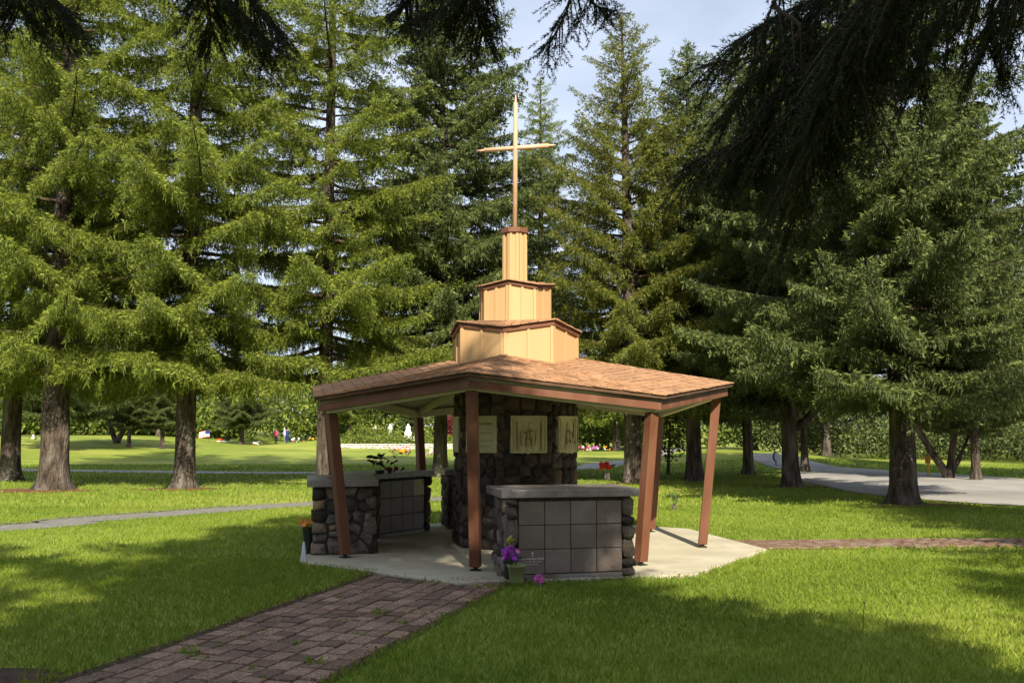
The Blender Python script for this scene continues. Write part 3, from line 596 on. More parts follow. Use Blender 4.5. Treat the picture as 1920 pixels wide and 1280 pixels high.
def spruce(seed, H, zb, Rm, nb=170, pend=.30, lat=.13, shoot=.20, wid=.026, a_lo=-.30, a_hi=.55, dens=1.0, shape=.8, lean=(0, 0), bstart=.12, fuzz=.22, sag=None):
    r = np.random.default_rng(seed); Vs, Ts, As = [], [], []; nv = 0; limbs = MB()
    us = np.sort((np.arange(nb) + r.random(nb)) / nb) ** 1.12
    for i, u in enumerate(us):
        L = Rm * ((1 - u) ** shape * .97 + .035) * r.choice([.62, .85, 1.0, 1.18]) * r.uniform(.9, 1.08) * (.80 + .2 * min(1, u / .08))
        z0 = zb + (H - zb) * u; az = i * 2.39996 + r.normal(0, .3); a = a_lo + (a_hi - a_lo) * u ** .8 + r.normal(0, .07); b = .20 - .22 * u; bend = r.normal(0, .10)
        er = np.array([math.cos(az), math.sin(az), 0]); et = np.array([-er[1], er[0], 0]); up = np.array([0, 0, 1.0]); c0 = np.array([lean[0] * u, lean[1] * u, 0])
        sp = lambda t: c0 + er * (L * t)[..., None] + et * (bend * L * t * t)[..., None] + up * (z0 + L * (a * t + b * t * t))[..., None]
        tt = np.linspace(0, 1, 6); limbs.tube([tuple(p) for p in sp(tt)], list((.012 + .013 * L) * (1 - .9 * tt)), 4, cap=False)
        nl = max(3, int(L / lat)); ts = np.repeat(np.linspace(bstart + .1 * r.random(), .99, nl), 2) + r.normal(0, .012, nl * 2); ts = np.clip(ts, .08, 1); sd = np.tile([1., -1.], nl)
        ll = (L * .30 * (1 - ts) ** .75 + .13) * r.uniform(.55, 1.2, nl * 2); ang = r.normal(.95, .16, nl * 2)
        ld = nrmz(er * np.cos(ang)[:, None] + et * (np.sin(ang) * sd)[:, None] + up * (r.normal(-.04, .12, nl * 2))[:, None]); base = sp(ts)
        npt = np.maximum(2, (ll / .115 * dens).astype(int)); idx = np.repeat(np.arange(nl * 2), npt)
        s = np.concatenate([(np.arange(k) + .5) / k for k in npt]) ; p = base[idx] + ld[idx] * (ll[idx] * s)[:, None] - up * (ll[idx] * s * s * (sag if sag is not None else .18 + pend * .5))[:, None] + r.normal(0, .012, (len(idx), 3))
        n = len(idx); tip = np.clip(ts[idx] * .5 + s * .5, 0, 1)
        # shoots to both sides on top of the spray
        for q in (1, -1):
            d = nrmz(ld[idx] * .8 + np.cross(ld[idx], up) * q * .55 + up * r.normal(.0, fuzz, n)[:, None] + r.normal(0, .14, (n, 3)))
            ln = shoot * r.uniform(.6, 1.25, n); t_ = np.clip(r.beta(2, 3, n) * .75 + .28 * (r.random(n) < .25 + .4 * tip), 0, 1)
            v, t, at_ = sprigs(p, d, ln, wid * r.uniform(.7, 1.2, n), t_, r); Vs.append(v); Ts.append(t + nv); As.append(at_); nv += len(v)
        # hanging branchlets
        h = r.random(n) < (.75 if pend > .15 else .45); k = h.sum()
        if k:
            d = nrmz(np.array([0, 0, -1.0]) + ld[idx][h] * .22 + r.normal(0, .12, (k, 3))); ln = (pend * r.uniform(.35, 1.35, k) + .07) * (1 - .5 * u)
            v, t, at_ = sprigs(p[h], d, ln, wid * (.9 if sag is None else .72) * r.uniform(.65, 1.0, k), np.clip(r.beta(2, 4, k) * .7, 0, 1), r); Vs.append(v); Ts.append(t + nv); As.append(at_); nv += len(v)
    # leader
    k = 40; zz = r.uniform(H - .9, H + .25, k); b_ = np.stack([np.full(k, lean[0]), np.full(k, lean[1]), zz], 1); d = nrmz(np.stack([r.normal(0, .6, k), r.normal(0, .6, k), np.full(k, .9)], 1))
    v, t, at_ = sprigs(b_, d, r.uniform(.12, .3, k), np.full(k, wid), r.random(k), r); Vs.append(v); Ts.append(t + nv); As.append(at_); nv += len(v)
    return np.concatenate(Vs), np.concatenate(Ts), np.concatenate(As), limbs
def trunk_mesh(name, H, r0, seed, lean=(0, 0), n=14):
    r = random.Random(seed); V = []; F = []; zs = [-.15, 0, .12, .28, .5, .8, 1.2, 1.8, 2.6, 3.6, 5, 7, 9.5, 12, H * .85, H]; zs = sorted(set(z for z in zs if z <= H)); ph = r.random() * 6
    for z in zs:
        f = max(0, 1 - z / H); rad = r0 * (.06 + .94 * f ** .85) + r0 * .62 * math.exp(-max(z, 0) / .22) * (.8)
        for k in range(n):
            a = 2 * math.pi * k / n; q = rad * (1 + .05 * math.sin(3 * a + ph + z) + .16 * math.exp(-max(z, 0) / .35) * math.sin(5 * a + ph) + .045 * mnoise.noise(Vector((math.cos(a) * 2 + seed, math.sin(a) * 2, z * 1.3))))
            V.append((q * math.cos(a) + lean[0] * max(z, 0) / H, q * math.sin(a) + lean[1] * max(z, 0) / H, z))
    for i in range(len(zs) - 1): F += [(i * n + k, i * n + (k + 1) % n, (i + 1) * n + (k + 1) % n, (i + 1) * n + k) for k in range(n)]
    return mesh(name, V, F, M['bark'], True)
KIND = {}
def kind(key, mt, H, r0, seed, **kw):
    V, T, A, lb = spruce(seed, H, **kw); KIND[key] = (tri_mesh('crown', V, T, M[mt], A), trunk_mesh('trunk', H, r0, seed, kw.get('lean', (0, 0))), mesh('limbs', lb.V, lb.F, M['twig'], True), len(T))
kind('norA', 'norway', 25, .36, 1, zb=3.5, Rm=4.9, nb=175, pend=.19, sag=.55, fuzz=.34, shoot=.135, wid=.027, lat=.10, shape=.70, dens=1.55)
kind('norB', 'norway', 25, .30, 2, zb=3.3, Rm=4.7, nb=175, pend=.21, sag=.60, fuzz=.34, shoot=.135, wid=.027, lat=.095, shape=.70, a_lo=-.36, dens=1.5)
kind('oliA', 'olive', 15.4, .31, 3, zb=2.7, Rm=4.4, nb=155, pend=.18, sag=.45, fuzz=.34, shoot=.135, wid=.027, lat=.095, lean=(-.55, .1), a_lo=-.28, a_hi=.75, shape=.78, dens=1.5)
kind('bluA', 'blue', 18.5, .33, 4, zb=2.5, Rm=4.9, nb=215, pend=.17, a_lo=-.22, a_hi=.45, lat=.105, wid=.036, shoot=.15, shape=.60, dens=1.3, fuzz=.5)
kind('bluB', 'blue', 14.6, .26, 5, zb=2.6, Rm=3.7, nb=185, pend=.18, a_lo=-.30, a_hi=.70, lat=.105, wid=.036, shoot=.15, shape=.68, dens=1.35, fuzz=.5)
kind('low', 'broad', 7.0, .20, 6, zb=1.5, Rm=3.2, nb=75, pend=.14, lat=.19, shoot=.30, wid=.06, a_lo=-.05, a_hi=.6, shape=.55, dens=.7)
kind('shd', 'blue', 16, .33, 7, zb=3.0, Rm=3.6, nb=170, pend=.2, a_lo=-.2, a_hi=.4, lat=.17, wid=.075, shoot=.34, shape=.42, dens=.75)
def tree(key, x, y, s, rz, label, cat='tree', group=None, name='spruce_tree', sz=None, tr=1.0):
    o = empty(name, (x, y, float(terrain(x, y))), rz); tag(o, label, cat, group)
    c, t, l, _ = KIND[key]
    for nm, me in (('trunk', t), ('limbs', l), ('crown', c)):
        k = link(nm, me, o); k.scale = (s * (tr if nm == 'trunk' else 1), s * (tr if nm == 'trunk' else 1), sz or s)
    return o
G1 = 'spruces behind the pavilion'
tree('norA', -13.19, 26.9, 1.0, .4, 'thick-trunked pale green spruce with reddish needle litter at its foot', group=G1, tr=1.1)
tree('norB', -9.67, 27.6, 1.0, 2.0, 'drooping green spruce with dark trunk between the thick-trunked spruce and the pavilion', group=G1)
tree('norA', -5.95, 29.6, .98, 4.2, 'drooping green spruce whose trunk stands just behind the left columbarium', group=G1, tr=.72)
tree('norB', -16.9, 31.5, 1.05, 3.6, 'pale spruce at the outer end of the row by the footpath', group=G1)
tree('bluA', -2.6, 33.9, 1.12, 5.1, 'tall dense blue-green spruce right behind the cross', group=G1, tr=.7)
tree('oliA', 3.97, 30.4, 1.0, 1.2, 'olive brown-tinged spruce with its pointed top against the sky', group=G1)
tree('bluB', 6.1, 31.3, 1.02, 2.2, 'narrow green spruce with upturned top branches beside the olive spruce', group=G1)
tree('norA', 1.2, 38.0, .66, 2.8, 'short drooping spruce behind the stone pillar', group=G1)
G2 = 'spruces between the pavilion and the road'
tree('bluA', 9.09, 21.75, .93, .3, 'large dark spruce with the thickest trunk beside the road', group=G2, tr=1.0)
tree('bluB', 8.46, 28.4, 1.0, 4.0, 'dark spruce with a low limb reaching toward the road', group=G2)
tree('bluA', 9.03, 35.8, .92, 1.9, 'dark spruce behind the one with a low limb', group=G2, tr=.65)
tree('bluB', 11.95, 38.2, .98, 5.2, 'slim dark spruce by the white and blue sign', group=G2, tr=.6)
tree('bluB', 15.86, 32.0, .95, 1.0, 'dark spruce across the road behind the forked trunks', group=G2, tr=.6)
tree('bluB', 20.5, 31.5, 1.05, 2.4, 'dark spruce at the far bend across the road', group=G2)
def forked(x, y, s, label, stems, h=2.4):
    o = empty('forked_tree', (x, y, float(terrain(x, y)))); tag(o, label, 'tree'); k = link('crown', KIND['low'][0] if s > 1 else KIND['bluB'][0], o); k.scale = (s if s > 1 else .62,) * 2 + (s if s > 1 else .5,); k.location = (.3, 0, .4)
    mb = MB()
    for (dx, dy, hh, r0) in stems: mb.tube([(0, 0, -.1), (dx * .12, dy * .1, hh * .12), (dx * .45, dy * .4, hh * .42), (dx, dy, hh), (dx * 1.1, dy, hh * 1.6)], [r0 * 1.5, r0 * 1.15, r0, r0 * .8, r0 * .3], 8)
    mb.build('trunk', M['bark'], o, smooth=True)
forked(15.5, 33.2, .6, 'tree with two slanting trunks spreading from one foot across the road', [(-1.35, 0, 2.3, .13), (.35, 0, 2.4, .13), (.9, .2, 1.6, .09)])
limb = MB().tube([(.05, 0, 1.7), (.5, -.05, 2.0), (1.0, -.1, 2.6), (1.5, -.1, 3.4)], [.15, .13, .11, .07], 8).build('limb', M['bark'], [o_ for o_ in bpy.data.objects if o_.get('label', '').startswith('dark spruce with a low limb')][0], smooth=True)
limb.rotation_euler = (0, 0, -4.0)
# fill trees far behind
far_list = [(-29, 60, 'bluA', .8, .5, 'bushy spruce with mottled trunk at the far left lawn'), (-36, 95, 'bluB', .9, 2, 'dark spruce beside the fork-trunked tree'),
            (-27.5, 67, 'bluB', .55, 3, 'small blue spruce with pale trunk on the far lawn'), (-25.5, 68, 'bluB', .62, 4, 'small blue spruce with brown trunk on the far lawn'), (-25.5, 88, 'bluA', .7, 5, 'spruce behind the planter stand'),
            (-44, 78, 'low', 1.5, 2.4, 'yellow-green tree at the far lawn corner'), (-17, 98, 'low', 1.25, .7, 'spreading tree behind the retaining wall'), (-6, 100, 'bluB', .75, 1.6, 'spruce behind the white statues'), (-10.5, 96, 'bluB', .38, 1.1, 'young spruce standing among the white statues'),
            (13, 66, 'bluB', .95, 2.9, 'spruce where the far footpath meets the wood'), (8.5, 76, 'low', 1.5, 3.7, 'light green tree beyond the bend of the far footpath'), (15, 58, 'bluA', .7, .2, 'spruce with pale trunk at the mound'), (17.5, 52, 'bluB', .9, 3.1, 'thin spruce beyond the mound'), (0, 84, 'low', 1.2, 5.2, 'green tree behind the stone pillar in the distance')]
for x, y, k, s, rz, lb in far_list: tree(k, x, y, s, rz, lb, group='distant trees', name='spruce_tree' if k != 'low' else 'broadleaf_tree')
forked(-30.5, 72, 1.15, 'fork-trunked spreading tree by the far wood', [(-.8, 0, 1.9, .2), (.9, 0, 1.9, .2)])
# trees behind the photographer: they throw the shade across the foreground
G3 = 'spruces shading the brick path'
tree('shd', .7, -5.0, 1.2, 1.4, 'spruce whose shade covers the brick path', group=G3, sz=1.06)
tree('shd', -4.7, -5.6, 1.0, 2.9, 'spruce whose shade covers the lawn left of the brick path', group=G3, sz=.86)
tree('shd', -9.8, -5.0, .72, .6, 'spruce whose shade reaches the lawn edge near the bare soil', group=G3)
tree('shd', 5.0, -5.2, .62, 4.4, 'spruce whose shade dapples the open lawn by the columbarium', group=G3)
tree('bluB', 8.3, -4.6, .80, 4.0, 'spruce whose shade streaks the open lawn toward the road', group=G3)
tree('bluA', 11.6, 8.6, .92, .8, 'spruce shading the verge beyond the side brick path', group=G3, sz=.55)
# far woods that read as one mass
def wood(name, boxes, mt, seed, n, size):
    r = np.random.default_rng(seed); B = []
    for (x0, x1, y0, y1, h) in boxes:
        k = int(n * (x1 - x0) / 100); cx = r.uniform(x0, x1, k // 60 + 1); cy = r.uniform(y0, y1, len(cx)); ch = h * r.uniform(.35, 1.0, len(cx)); i = r.integers(0, len(cx), k)
        rr = ch[i] * .45; d = nrmz(r.normal(size=(k, 3))) * (r.random(k) ** .4)[:, None]
        x = cx[i] + d[:, 0] * rr; y = cy[i] + d[:, 1] * rr; z = terrain(x, y) + np.maximum(.05, ch[i] * .5 + d[:, 2] * ch[i] * .5); B.append(np.stack([x, y, z], 1))
    B = np.concatenate(B); k = len(B); V, T, A = kites(B, nrmz(r.normal(size=(k, 3)) + np.array([0, 0, -.2])), r.uniform(.6, 1.3, k) * size, r.uniform(.25, .4, k) * size, r.random(k) * .9, r)
    o = link(name, tri_mesh(name, V, T, M[mt], A)); return tag(o, None, None, kind='stuff')
tag(wood('far_wood', [(-95, -20, 100, 116, 10), (-60, -30, 97, 104, 5), (-24, 12, 104, 114, 9), (2, 24, 80, 92, 8)], 'broad', 5, 42000, .50), 'mixed green wood along the far edge of the cemetery lawn', 'wood')
tag(wood('roadside_thicket', [(14, 46, 52, 60, 4.4), (26, 44, 44, 54, 5), (18, 50, 60, 70, 9)], 'scrub', 6, 125000, .20), 'scrubby thicket beyond the dry verge across the road', 'thicket')

# ------------------------------------------------------------------ near boughs hanging from the shading spruce
def near_bough(name, parent, tips, seed, nsec=9, sec=.34, droop=.35, dens=1.0):
    """needled bough with real needles: spine through the given points, side twigs, shoots with single needles"""
    r = np.random.default_rng(seed); wood_ = MB(); nb_, nd_, nl_ = [], [], []
    spine = [Vector(p) for p in tips]; L = smooth_line([tuple(p) for p in spine], 24); wood_.tube([tuple(p) for p in L], list(np.linspace(.012, .003, 24)), 5)
    def shoot(p, d, ln):
        d = d / np.linalg.norm(d); k = int(ln / .0021 * dens); s = r.random(k); b = p + d * (s * ln)[:, None]
        a = r.normal(size=(k, 3)); a -= d * (a @ d)[:, None]; a = nrmz(a); nb_.append(b); nd_.append(nrmz(a * .8 + d * .75)); nl_.append(r.uniform(.010, .018, k))
    for j in range(3, 24):
        d0 = L[min(j + 1, 23)] - L[j - 1]; d0 /= np.linalg.norm(d0)
        shoot(L[j], d0, .07)
        for q in range(max(1, int(nsec / 8 + r.random()))):
            side = np.cross(d0, np.array([0, 0, 1.0])); side /= np.linalg.norm(side) + 1e-6; sg = r.choice([-1, 1]); sl_ = sec * r.uniform(.45, 1.15) * (1.1 - .6 * j / 23)
            dd = d0 * r.uniform(.5, .9) + side * sg * r.uniform(.5, .9) + np.array([0, 0, -droop * r.uniform(.3, 1.6)]); dd /= np.linalg.norm(dd); m_ = max(3, int(sl_ / .045)); pts = []
            for i in range(m_ + 1): f = i / m_; pts.append(L[j] + dd * sl_ * f + np.array([0, 0, -.12 * sl_ * f * f * (1 + droop * 2)]))
            wood_.tube([tuple(p) for p in pts], list(np.linspace(.0035, .0015, len(pts))), 4, cap=False)
            for i in range(1, len(pts)):
                shoot(pts[i - 1], pts[i] - pts[i - 1] + 1e-6, sl_ / m_)
                for s2 in (-1, 1):
                    if r.random() < .8:
                        sd2 = np.cross(dd, np.array([0, 0, 1.0])) * s2 * r.uniform(.4, .9) + dd * .8 + np.array([0, 0, -droop * r.uniform(0, .9)]) + r.normal(0, .12, 3); shoot(pts[i], sd2, r.uniform(.05, .11))
    B = np.concatenate(nb_); D = np.concatenate(nd_); Ln = np.concatenate(nl_); n = len(B); rv = nrmz(np.cross(D, r.normal(size=(n, 3)))) * .0017
    V = np.empty((n, 3, 3)); V[:, 0] = B - rv; V[:, 1] = B + rv; V[:, 2] = B + D * Ln[:, None]
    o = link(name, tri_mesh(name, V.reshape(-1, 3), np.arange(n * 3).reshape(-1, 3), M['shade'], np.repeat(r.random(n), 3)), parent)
    wood_.build('twigs', M['twig'], o); return n
nt_ = 0
ov = empty('overhanging_spruce', (2.9, -1.6, 0)); tag(ov, 'dark spruce boughs hanging into the top of the view over the lawn', 'tree', G3)
t_, l_, c_ = KIND['bluB'][1], KIND['bluB'][2], KIND['bluB'][0]
for nm, me in (('trunk', t_), ('limbs', l_), ('crown', c_)):
    k = link(nm, me, ov); k.scale = (.62, .62, .62); k.location = (0, 0, 1.6 if nm != 'trunk' else 0)
    if nm == 'trunk': k.scale = (.8, .8, .72)
OFF = Vector((2.9, -1.6, 0))
def bough(pix, d0, d1, seed, start=None, **kw):
    pts = [at(x, y, d0 + (d1 - d0) * i / (len(pix) - 1)) - OFF for i, (x, y) in enumerate(pix)]
    return near_bough('bough', ov, ([Vector(start) - OFF] if start else []) + pts, seed, **kw)
S0 = (2.6, .9, 3.6)
boughs = [
    ([(1780, -120), (1640, 20), (1500, 90), (1345, 118)], 2.7, 3.2), ([(1760, -60), (1600, 110), (1450, 230), (1305, 300)], 2.6, 3.1), ([(1800, -150), (1620, -40), (1480, 20), (1415, 60)], 2.9, 3.3),
    ([(1720, -40), (1600, 150), (1500, 290), (1490, 420)], 2.6, 2.9), ([(1700, -100), (1560, 60), (1440, 190), (1400, 300)], 2.8, 3.1), ([(1760, -140), (1640, -10), (1560, 120), (1520, 250)], 2.5, 2.8),
    ([(1900, -160), (1760, -60), (1660, 40), (1560, 110)], 2.9, 3.3), ([(1980, -150), (1880, -60), (1780, 20), (1720, 150)], 2.9, 3.3), ([(2050, -160), (1960, -90), (1880, 0), (1850, 90)], 2.9, 3.2), ([(1950, -160), (1820, -90), (1700, -20), (1640, 60)], 2.5, 2.8),
    ([(1640, -120), (1540, 0), (1430, 130), (1380, 200)], 3.0, 3.4), ([(1700, -30), (1620, 60), (1560, 200), (1450, 330)], 2.7, 3.0), ([(1560, -100), (1500, 60), (1460, 200), (1370, 290)], 2.8, 3.1)]
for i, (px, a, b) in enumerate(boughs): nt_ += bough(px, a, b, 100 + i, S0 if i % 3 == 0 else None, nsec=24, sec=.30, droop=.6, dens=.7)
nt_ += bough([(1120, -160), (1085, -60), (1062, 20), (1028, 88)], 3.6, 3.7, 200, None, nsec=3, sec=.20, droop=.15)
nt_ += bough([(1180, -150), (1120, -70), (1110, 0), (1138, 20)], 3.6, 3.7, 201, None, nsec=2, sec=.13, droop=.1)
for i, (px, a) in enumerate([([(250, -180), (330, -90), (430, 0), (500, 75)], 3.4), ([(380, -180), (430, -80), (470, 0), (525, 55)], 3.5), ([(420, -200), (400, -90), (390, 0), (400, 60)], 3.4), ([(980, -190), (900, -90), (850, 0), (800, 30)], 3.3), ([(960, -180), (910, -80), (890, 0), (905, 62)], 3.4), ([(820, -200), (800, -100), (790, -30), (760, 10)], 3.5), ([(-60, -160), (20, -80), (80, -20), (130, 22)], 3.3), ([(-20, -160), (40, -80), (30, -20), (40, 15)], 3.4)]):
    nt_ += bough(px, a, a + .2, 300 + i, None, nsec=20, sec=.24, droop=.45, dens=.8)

# ------------------------------------------------------------------ grass blades
def dist_line(x, y, L):
    d = np.full(len(x), 1e9)
    for a, b in zip(L[:-1], L[1:]):
        ab = b - a; t = np.clip(((x - a[0]) * ab[0] + (y - a[1]) * ab[1]) / (ab @ ab), 0, 1); d = np.minimum(d, np.hypot(x - a[0] - ab[0] * t, y - a[1] - ab[1] * t))
    return d
def grass(y0, y1, dens, hgt_, wid, seed):
    r = np.random.default_rng(seed); xm = y1 * .60 + .6; n = int(dens * 2 * xm * (y1 - y0)); x = r.uniform(-xm, xm, n); y = r.uniform(y0, y1, n); k = np.abs(x) < y * .60 + .5; x, y = x[k], y[k]
    ap = np.where(x < CX - 1.6, 3.36, SR) * math.cos(R(22.5)); dd = np.max([(x - CX) * math.sin(R(ANG + 22.5 + 45 * q)) - (y - CY) * math.cos(R(ANG + 22.5 + 45 * q)) for q in range(8)], 0)
    nzv = np.array([mnoise.noise(Vector((a * 1.7, b * 1.7, 0))) for a, b in zip(x, y)]) * .07
    al = (x - PA.x) * PD.x + (y - PA.y) * PD.y; ac_ = (x - PA.x) * PN.x + (y - PA.y) * PN.y
    k = (dd > ap - .03 + nzv) & ~((al > -1.2) & (ac_ > -PW / 2 + nzv) & (ac_ < PW / 2 + .10 + nzv))
    k &= dist_line(x, y, walk1) > .58; k &= dist_line(x, y, rp_) > .45 + nzv
    if y1 > 18: k &= dist_line(x, y, walk2) > .95
    if y1 > 18:
        dm = np.array([np.min((np.hypot(mid[:, 0] - a, mid[:, 1] - b)) - road_w / 2) for a, b in zip(x, y)]); k &= dm > .1
    for (bx, by, rx, ry) in bare: k &= ((x - bx) / rx) ** 2 + ((y - by) / ry) ** 2 > .35 + r.random(len(x)) * .7
    x, y, nzv = x[k], y[k], nzv[k]; n = len(x); az = r.uniform(0, 2 * math.pi, n); hh = hgt_ * r.uniform(.5, 1.25, n) * (1 + nzv * 4); ww = wid * r.uniform(.6, 1.2, n); ln = r.uniform(.15, .75, n) * hh; la = r.uniform(0, 2 * math.pi, n)
    z = terrain(x, y); V = np.empty((n, 4, 3)); s = np.stack([np.cos(az), np.sin(az), 0 * az], 1); l = np.stack([np.cos(la), np.sin(la), 0 * la], 1); p = np.stack([x, y, z - .004], 1)
    V[:, 0] = p - s * ww[:, None] / 2; V[:, 1] = p + s * ww[:, None] / 2; V[:, 2] = p + l * (ln * .35)[:, None] + np.array([0, 0, 1]) * (hh * .6)[:, None] + s * ww[:, None] * .45; V[:, 3] = p + l * ln[:, None] + np.array([0, 0, 1]) * hh[:, None]
    i = np.arange(n)[:, None] * 4; T = np.concatenate([i + np.array([[0, 1, 2]]), i + np.array([[0, 2, 3]])], 0)
    big = np.array([mnoise.noise(Vector((a * .35, b * .35, 3))) for a, b in zip(x, y)])
    o = link('grass', tri_mesh('grass', V.reshape(-1, 3), T, M['grass'], np.repeat(np.clip(r.beta(2, 3, n) + big * .35, 0, 1), 4))); o['kind'] = 'stuff'; tag(o, ['short mown lawn grass around the brick path', 'mown lawn grass around the pavilion', 'mown lawn grass under the spruces'][seed % 3], 'grass'); return n
gn = [grass(5.6, 12.5, 1900, .060, .0058, 0), grass(12.5, 21, 560, .062, .010, 1), grass(21, 46, 95, .075, .028, 2)]
# weeds in the joints of the brick path
wr = np.random.default_rng(5); wb, wdn, wl = [], [], []
for q in range(46):
    a, b = wr.uniform(.1, 4.6), wr.uniform(-PW / 2, PW / 2); p = pth(a, b); k = int(wr.integers(6, 26)); big = 2.2 if q < 5 else 1
    wb.append(np.stack([p.x + wr.normal(0, .018 * big, k), p.y + wr.normal(0, .018 * big, k), np.full(k, .02)], 1)); wdn.append(nrmz(np.stack([wr.normal(0, .7, k), wr.normal(0, .7, k), np.full(k, .6)], 1))); wl.append(wr.uniform(.02, .05, k) * big)
WB, WD, WL = np.concatenate(wb), np.concatenate(wdn), np.concatenate(wl); V, T, A = kites(WB, WD, WL, WL * .12, wr.random(len(WL)) * .6, wr)
tag(link('weeds', tri_mesh('weeds', V, T, M['grass'], A)), 'small weeds sprouting from the joints of the brick path', 'weeds', kind='stuff')

# dry needles and leaf scraps along the edges of the paving
lr = np.random.default_rng(8); k = 1500; al_ = lr.uniform(-.2, 5.2, k); sd_ = np.where(lr.random(k) < .7, PW / 2 + .06, -PW / 2); ac2 = sd_ + lr.normal(0, .05, k)
LX = PA.x + PD.x * al_ + PN.x * ac2; LY = PA.y + PD.y * al_ + PN.y * ac2; k2 = 500; th = lr.uniform(0, 2 * math.pi, k2)
LX = np.concatenate([LX, lr.uniform(-3.2, 2.6, k2)]); LY = np.concatenate([LY, 10.55 + .13 * np.abs(LX[-k2:]) ** 1.6 + lr.normal(0, .12, k2)])
LB = np.stack([LX, LY, np.full(len(LX), .036)], 1); LD = nrmz(np.stack([lr.normal(0, 1, len(LX)), lr.normal(0, 1, len(LX)), lr.normal(.08, .12, len(LX))], 1)); LL = lr.uniform(.008, .035, len(LX))
V, T, A = kites(LB, LD, LL, LL * .22, lr.random(len(LL)), lr); M['scrap'] = leafmat('dry_scraps', [(.06, .025, .012), (.13, .05, .02), (.2, .09, .03), (.26, .15, .06)], .1)
tag(link('dry_litter', tri_mesh('dry_litter', V, T, M['scrap'], A)), 'dry needles and leaf scraps along the edges of the brick path', 'litter', kind='stuff')
# ------------------------------------------------------------------ flowers and vases
def blooms(name, parent, mats_, centre, spread, n, size, seed, h=(0, .1)):
    r = random.Random(seed)
    for q in range(n):
        c = Vector(centre) + Vector((r.gauss(0, spread), r.gauss(0, spread), r.uniform(*h))); nrm = Vector((r.gauss(0, .5), r.gauss(-.5, .4), .6)).normalized(); a = nrm.orthogonal().normalized(); b = nrm.cross(a); mb = MB(); sz = size * r.uniform(.7, 1.2)
        for ringi in range(2):
            for k in range(6):
                t = 2 * math.pi * (k + ringi * .5) / 6; d = a * math.cos(t) + b * math.sin(t); e = nrm.cross(d); lift = .25 + .5 * ringi; s_ = sz * (1 - .3 * ringi)
                mb.add([c, c + d * s_ * .6 + e * s_ * .32 + nrm * s_ * lift * .5, c + d * s_ + nrm * s_ * lift, c + d * s_ * .6 - e * s_ * .32 + nrm * s_ * lift * .5], [(0, 1, 2, 3)])
        mb.build(name, r.choice(mats_), parent)
def leaves(parent, centre, n, spread, size, m, seed, up=.5, name='leaf', stem=None):
    r = random.Random(seed)
    for q in range(n):
        c = Vector(centre) + Vector((r.gauss(0, spread), r.gauss(0, spread), r.uniform(-spread, spread))); d = Vector((r.gauss(0, 1), r.gauss(0, 1), r.gauss(up, .5))).normalized(); s = d.cross(Vector((r.gauss(0, 1), r.gauss(0, 1), 1))).normalized(); l = size * r.uniform(.6, 1.3); f = s.cross(d) * l * .12
        MB().add([c, c + d * l * .35 + s * l * .24 + f, c + d * l * .75 + s * l * .17 + f, c + d * l, c + d * l * .75 - s * l * .17 + f, c + d * l * .35 - s * l * .24 + f], [(0, 1, 2, 3), (0, 3, 4, 5)]).build(name, m, parent)
am0 = R(ANG + 22.5); n0 = Vector((math.sin(am0), -math.cos(am0), 0)); CT = .036 + .905 + .09
# red flowers on the columbarium cap
vx, vy = gp(1138, 899, CT); v = tag(empty('flower_vase', (vx, vy, CT)), 'small metal vase of red flowers standing on the granite cap', 'vase')
MB().lathe([(.036, 0), (.046, .006), (.042, .02), (.038, .08), (.043, .105), (.040, .103), (.03, .06)], 14).build('vase', M['metal'], v, smooth=True)
blooms('bloom', v, [M['red']], (0, 0, .13), .045, 16, .045, 3, (0, .09)); leaves(v, (.05, 0, .16), 8, .03, .09, M['leaf'], 4, 1.0)
# purple flowers in a green pot by the columbarium
vx, vy = gp(969, 1092, .036); v = tag(empty('flower_pot', (vx, vy, .036)), 'green plastic pot of purple flowers against the granite columbarium', 'flower pot')
MB().lathe([(.075, 0), (.08, .01), (.098, .17), (.108, .172), (.112, .205), (.104, .207), (.098, .19), (.05, .18)], 16).build('pot', M['greenpot'], v, smooth=True)
blooms('bloom', v, [M['purple'], M['purple'], M['pinkp']], (-.08, -.03, .24), .055, 20, .042, 5, (0, .13)); leaves(v, (-.04, 0, .22), 22, .05, .10, M['leaf'], 6)
leaves(v, (-.10, -.02, .42), 4, .02, .10, M['yleaf'], 7, .6); MB().tube([(-.02, -.02, .2), (-.09, -.02, .44)], .004, 5).build('stem', M['yleaf'], v)
vx, vy = gp(1012, 1092, .02); v = tag(empty('flower_bunch', (vx, vy, .0)), 'small bunch of pink flowers lying on the grass by the granite plinth', 'flowers')
blooms('bloom', v, [M['pinkp']], (0, 0, .04), .04, 7, .05, 8, (0, .06)); leaves(v, (-.06, 0, .04), 12, .035, .07, M['leaf'], 9); blooms('bloom', v, [M['maroon'], M['pinkp']], (-.17, 0, .02), .015, 5, .025, 10, (0, .10))
# dark plant on the shaded columbarium
vx, vy = gp(712, 888, CT); v = tag(empty('potted_plant', (vx, vy, CT)), 'dark leafy plant silhouetted on the shaded columbarium cap', 'plant')
MB().lathe([(.06, 0), (.075, .05), (.08, .06), (.05, .06)], 10).build('pot', M['greenvase'], v, smooth=True); leaves(v, (0, 0, .19), 26, .07, .13, M['darkleaf'], 11, .3)
MB().tube([(0, 0, .04), (.01, 0, .2), (-.02, .01, .33)], .006, 5).build('stem', M['twig'], v); blooms('bloom', v, [M['maroon']], (.20, 0, .03), .06, 9, .05, 12, (0, .05))
